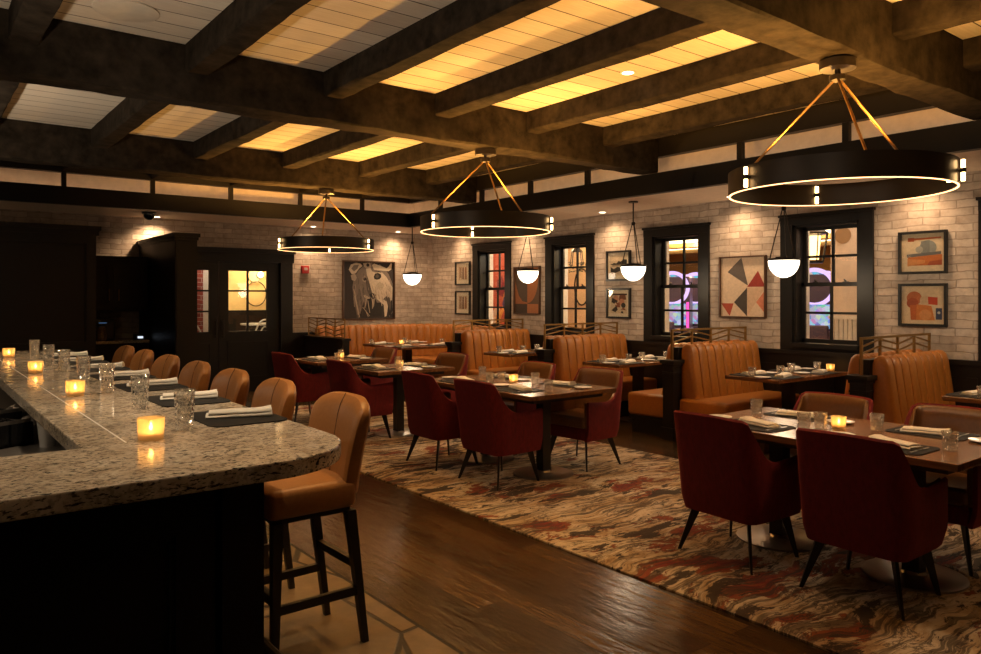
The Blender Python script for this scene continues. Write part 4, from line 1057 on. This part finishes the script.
# slot machines
def make_slot():
    t = thing('slot_machine', (0,0,0), '', 'slot machine')
    MB().box(-.3,.35,-.35,.35,0,.95,bev=.02).box(-.42,-.3,-.33,.33,.62,.78,bev=.02).box(-.12,.3,-.34,.34,.95,1.95,bev=.03).build('cabinet', plain('slot_cabinet', (.045,.03,.07), .3) if 'slot_cabinet' not in MATS else MATS['slot_cabinet'], t)
    def g(n, c, s): return MATS[n] if n in MATS else emit(n, c, s)
    if 'slot_screen' not in MATS:
        mm, q = newmat('slot_screen'); vc = q.n('TexVoronoi', {'Vector': q.obj((1,1,1)), 'Scale': 16}).outputs['Color']
        q.fin(q.n('Emission', {0: q.mix(.55, (.35,.45,1,1), vc), 1: 1.0}).outputs[0])
    MB().box(-.135,-.12,-.27,.27,1.0,1.42).build('screen', MATS['slot_screen'], t)
    m = MB().lathe([(.27,0),(.34,0),(.34,.08),(.27,.08)], 32); m.build('topper', g('slot_topper', (.72,.50,1), 1.5), t)
    t.children[-1].rotation_euler = (0,-PI/2,0); t.children[-1].location = (-.05,0,1.72)
    MB().lathe([(0,.02),(.265,.02),(.265,.06),(0,.06)], 32).build('topper_screen', MATS['slot_screen'], t)
    t.children[-1].rotation_euler = (0,-PI/2,0); t.children[-1].location = (-.05,0,1.72)
    MB().box(-.14,-.12,-.33,-.28,.95,1.45).box(-.14,-.12,.28,.33,.95,1.45).build('light_strip', g('slot_strip', (1,.10,.5), 1.6), t)
    MB().box(-.43,-.42,-.25,.25,.66,.74).build('button_panel', g('slot_buttons', (1,.75,.3), 2), t)
    return t
slot = Kind(make_slot)
for i, (x, y, rz, nm) in enumerate(((12.0,9.55,.5,'first of the group beyond the third window'),(12.95,9.70,.5,'second of the group beyond the third window'),(14.0,10.7,.6,'far one beyond the third window'),(12.6,6.95,.5,'behind the lantern of the fourth window'),(14.2,7.6,.5,'farther back beyond the fourth window'),(14.3,9.6,.4,'at the back of the hall beyond the third window'))):
    slot((x, y, 0), rz, 'glowing slot machine with round topper, ' + nm, 'slot machines in the hall')
def make_hstool():
    t = thing('casino_stool', (0,0,0), '', 'stool')
    MB().lathe([(0,0),(.22,0),(.22,.02),(.03,.04),(.03,.55),(0,.55)], 16).build('base', blk, t)
    MB().box(-.2,.2,-.2,.2,.55,.65,bev=.03).build('seat', MATS['slot_cabinet'], t)
    MB().box(.16,.22,-.2,.2,.65,1.1,bev=.025).build('backrest', MATS['slot_cabinet'], t)
    return t
hst = Kind(make_hstool)
for x, y, nm in ((11.2,9.05,'near the third window'),(11.7,8.3,'farther along beyond the third window'),(11.6,6.35,'beyond the fourth window')):
    hst((x,y,0), math.radians(200), 'dark casino stool in front of a slot machine, ' + nm, 'casino stools')
for x, y, e, c in ((9.6,5.2,50,(1,.8,.6)),(10.2,7.2,200,(1,.72,.36)),(12.5,8.4,320,(1,.7,.34)),(14.3,10.5,340,(1,.66,.3)),(9.4,8.6,36,(1,.78,.5)),(8.9,11.3,70,(1,.86,.74)),(9.6,10.6,50,(1,.74,.4)),(13,12.5,40,(1,.7,.4))):
    light('POINT', (x, y, 2.85), e, c, .15)
light('POINT', (8.75, 3.6, 2.7), 36, (1,.80,.64), .12)
light('POINT', (8.75, 7.3, 2.4), 20, (.92,.9,1), .1)
light('POINT', (8.75, 9.35, 2.4), 22, (.95,.92,1), .1)

# ------------------------------------------------------------------ lobby beyond the doors
struct(MB().box(1.5, 8.0, YB+.3, 17.0, -.1, 0).build('floor_lobby', plain('lobby_floor', (.05,.035,.03), .3)))
struct(MB().box(1.5, 8.0, YB+.3, 17.0, 3.2, 3.3).build('ceiling_lobby', white))
struct(MB().box(1.5, 8.0, 15.6, 15.7, 0, 3.2).build('wall_lobby_back', plain('lobby_cream_wall', (.78,.56,.26), .8)))
struct(MB().box(4.9, 8.0, 15.55, 15.6, 0, 1.22).box(4.9, 8.0, 15.52, 15.6, 1.2, 1.27).build('trim_lobby_wainscot', millwork))
struct(MB().box(3.55, 4.10, 13.4, 13.8, 0, 3.2).build('wall_lobby_pier', brick_red))
struct(MB().box(4.10, 4.30, 13.5, 13.7, 0, 3.2).build('trim_lobby_jamb', white))
t = thing('wall_sconce', (5.92, 15.6, 2.0), 'lit wall sconce with a dark ring on the yellow lobby wall', 'sconce')
MB().lathe([(0,0),(.06,0),(.06,.02),(0,.02)], 16).build('plate', blk, t); t.children[-1].rotation_euler = (PI/2,0,0)
m = MB().tube([(.14*math.cos(2*PI*k/24)-.12, -.08, .14*math.sin(2*PI*k/24)) for k in range(25)], .012, 6).cone((0,-.01,0),(0,-.08,0),.012,.012,6); m.build('bracket', blk, t)
MB().lathe([(.001,-.06),(.04,-.04),(.058,0),(.04,.04),(.001,.06)], 16, (0,-.12,.02), close=False).build('bulb', emit('sconce_bulb', (1,.72,.34), 40), t)
t = thing('wall_hoop', (5.85, 15.58, 1.62), 'thin ring shaped wall ornament under the lobby sconce', 'ornament')
MB().tube([(.22*math.cos(2*PI*k/30), -.02, .26*math.sin(2*PI*k/30)) for k in range(31)], .010, 6).build('hoop', darksteel, t)
def make_cafe():
    t = thing('cafe_chair', (0,0,0), '', 'chair')
    MB().lathe([(0,.66),(.2,.66),(.21,.68),(.2,.70),(0,.70)], 20).build('seat', white, t)
    m = MB().tube([(-.2, .2*math.cos(PI*k/14), .68+.45*math.sin(PI*k/14)) for k in range(15)], .017, 6); m.build('backrest', china, t)
    MB().tube([(-.2, .11*math.cos(PI*k/12), .68+.32*math.sin(PI*k/12)) for k in range(13)], .012, 6).build('inner_hoop', china, t)
    for a in (45,135,225,315): MB().leg((.15*math.cos(math.radians(a)),.15*math.sin(math.radians(a)),.66),(.2*math.cos(math.radians(a)),.2*math.sin(math.radians(a)),0),.03,.02).build('leg', blk, t)
    return t
cafe = Kind(make_cafe)
cafe((5.36,13.85,.0), math.radians(75), 'white hoop-back cafe chair in the lobby behind the glazed doors', 'lobby chairs')
cafe((4.92,14.1,0), math.radians(160), 'white hoop-back cafe chair farther back in the lobby', 'lobby chairs')
cafe((3.75,13.0,0), math.radians(80), 'hoop-back cafe chair in front of the red brick pier', 'lobby chairs')
t = thing('lobby_table', (5.62,14.6,0), 'round white cafe table behind the glazed doors', 'table')
MB().lathe([(0,1.0),(.42,1.0),(.42,1.03),(0,1.03)], 30).build('table_top', china, t)
MB().lathe([(0,0),(.22,0),(.03,.04),(.03,.999),(0,.999)], 16).build('base', blk, t)
light('POINT', (5.0, 14.2, 2.7), 120, (1,.78,.45), .15)
light('POINT', (5.80, 15.3, 2.1), 16, (1,.66,.3), .05)
light('POINT', (4.0, 12.9, 2.6), 22, (1,.85,.7), .1)

# ------------------------------------------------------------------ world, camera, colour
wd = bpy.data.worlds.new('world'); sc.world = wd; wd.use_nodes = True
wd.node_tree.nodes['Background'].inputs[0].default_value = (.010,.007,.005,1); wd.node_tree.nodes['Background'].inputs[1].default_value = 1
cam = bpy.data.cameras.new('camera'); co = bpy.data.objects.new('camera', cam); C.objects.link(co)
co.location = (0,0,1.55); co.rotation_euler = (PI/2, 0, -math.radians(37.88))
cam.sensor_width = 36; cam.lens = 754/981*36; cam.shift_y = -30/981; cam.clip_start = .02
sc.camera = co
vs = sc.view_settings
vs.view_transform = 'Standard'; vs.look = 'None'; vs.gamma = 1; vs.exposure = 0; vs.use_curve_mapping = False
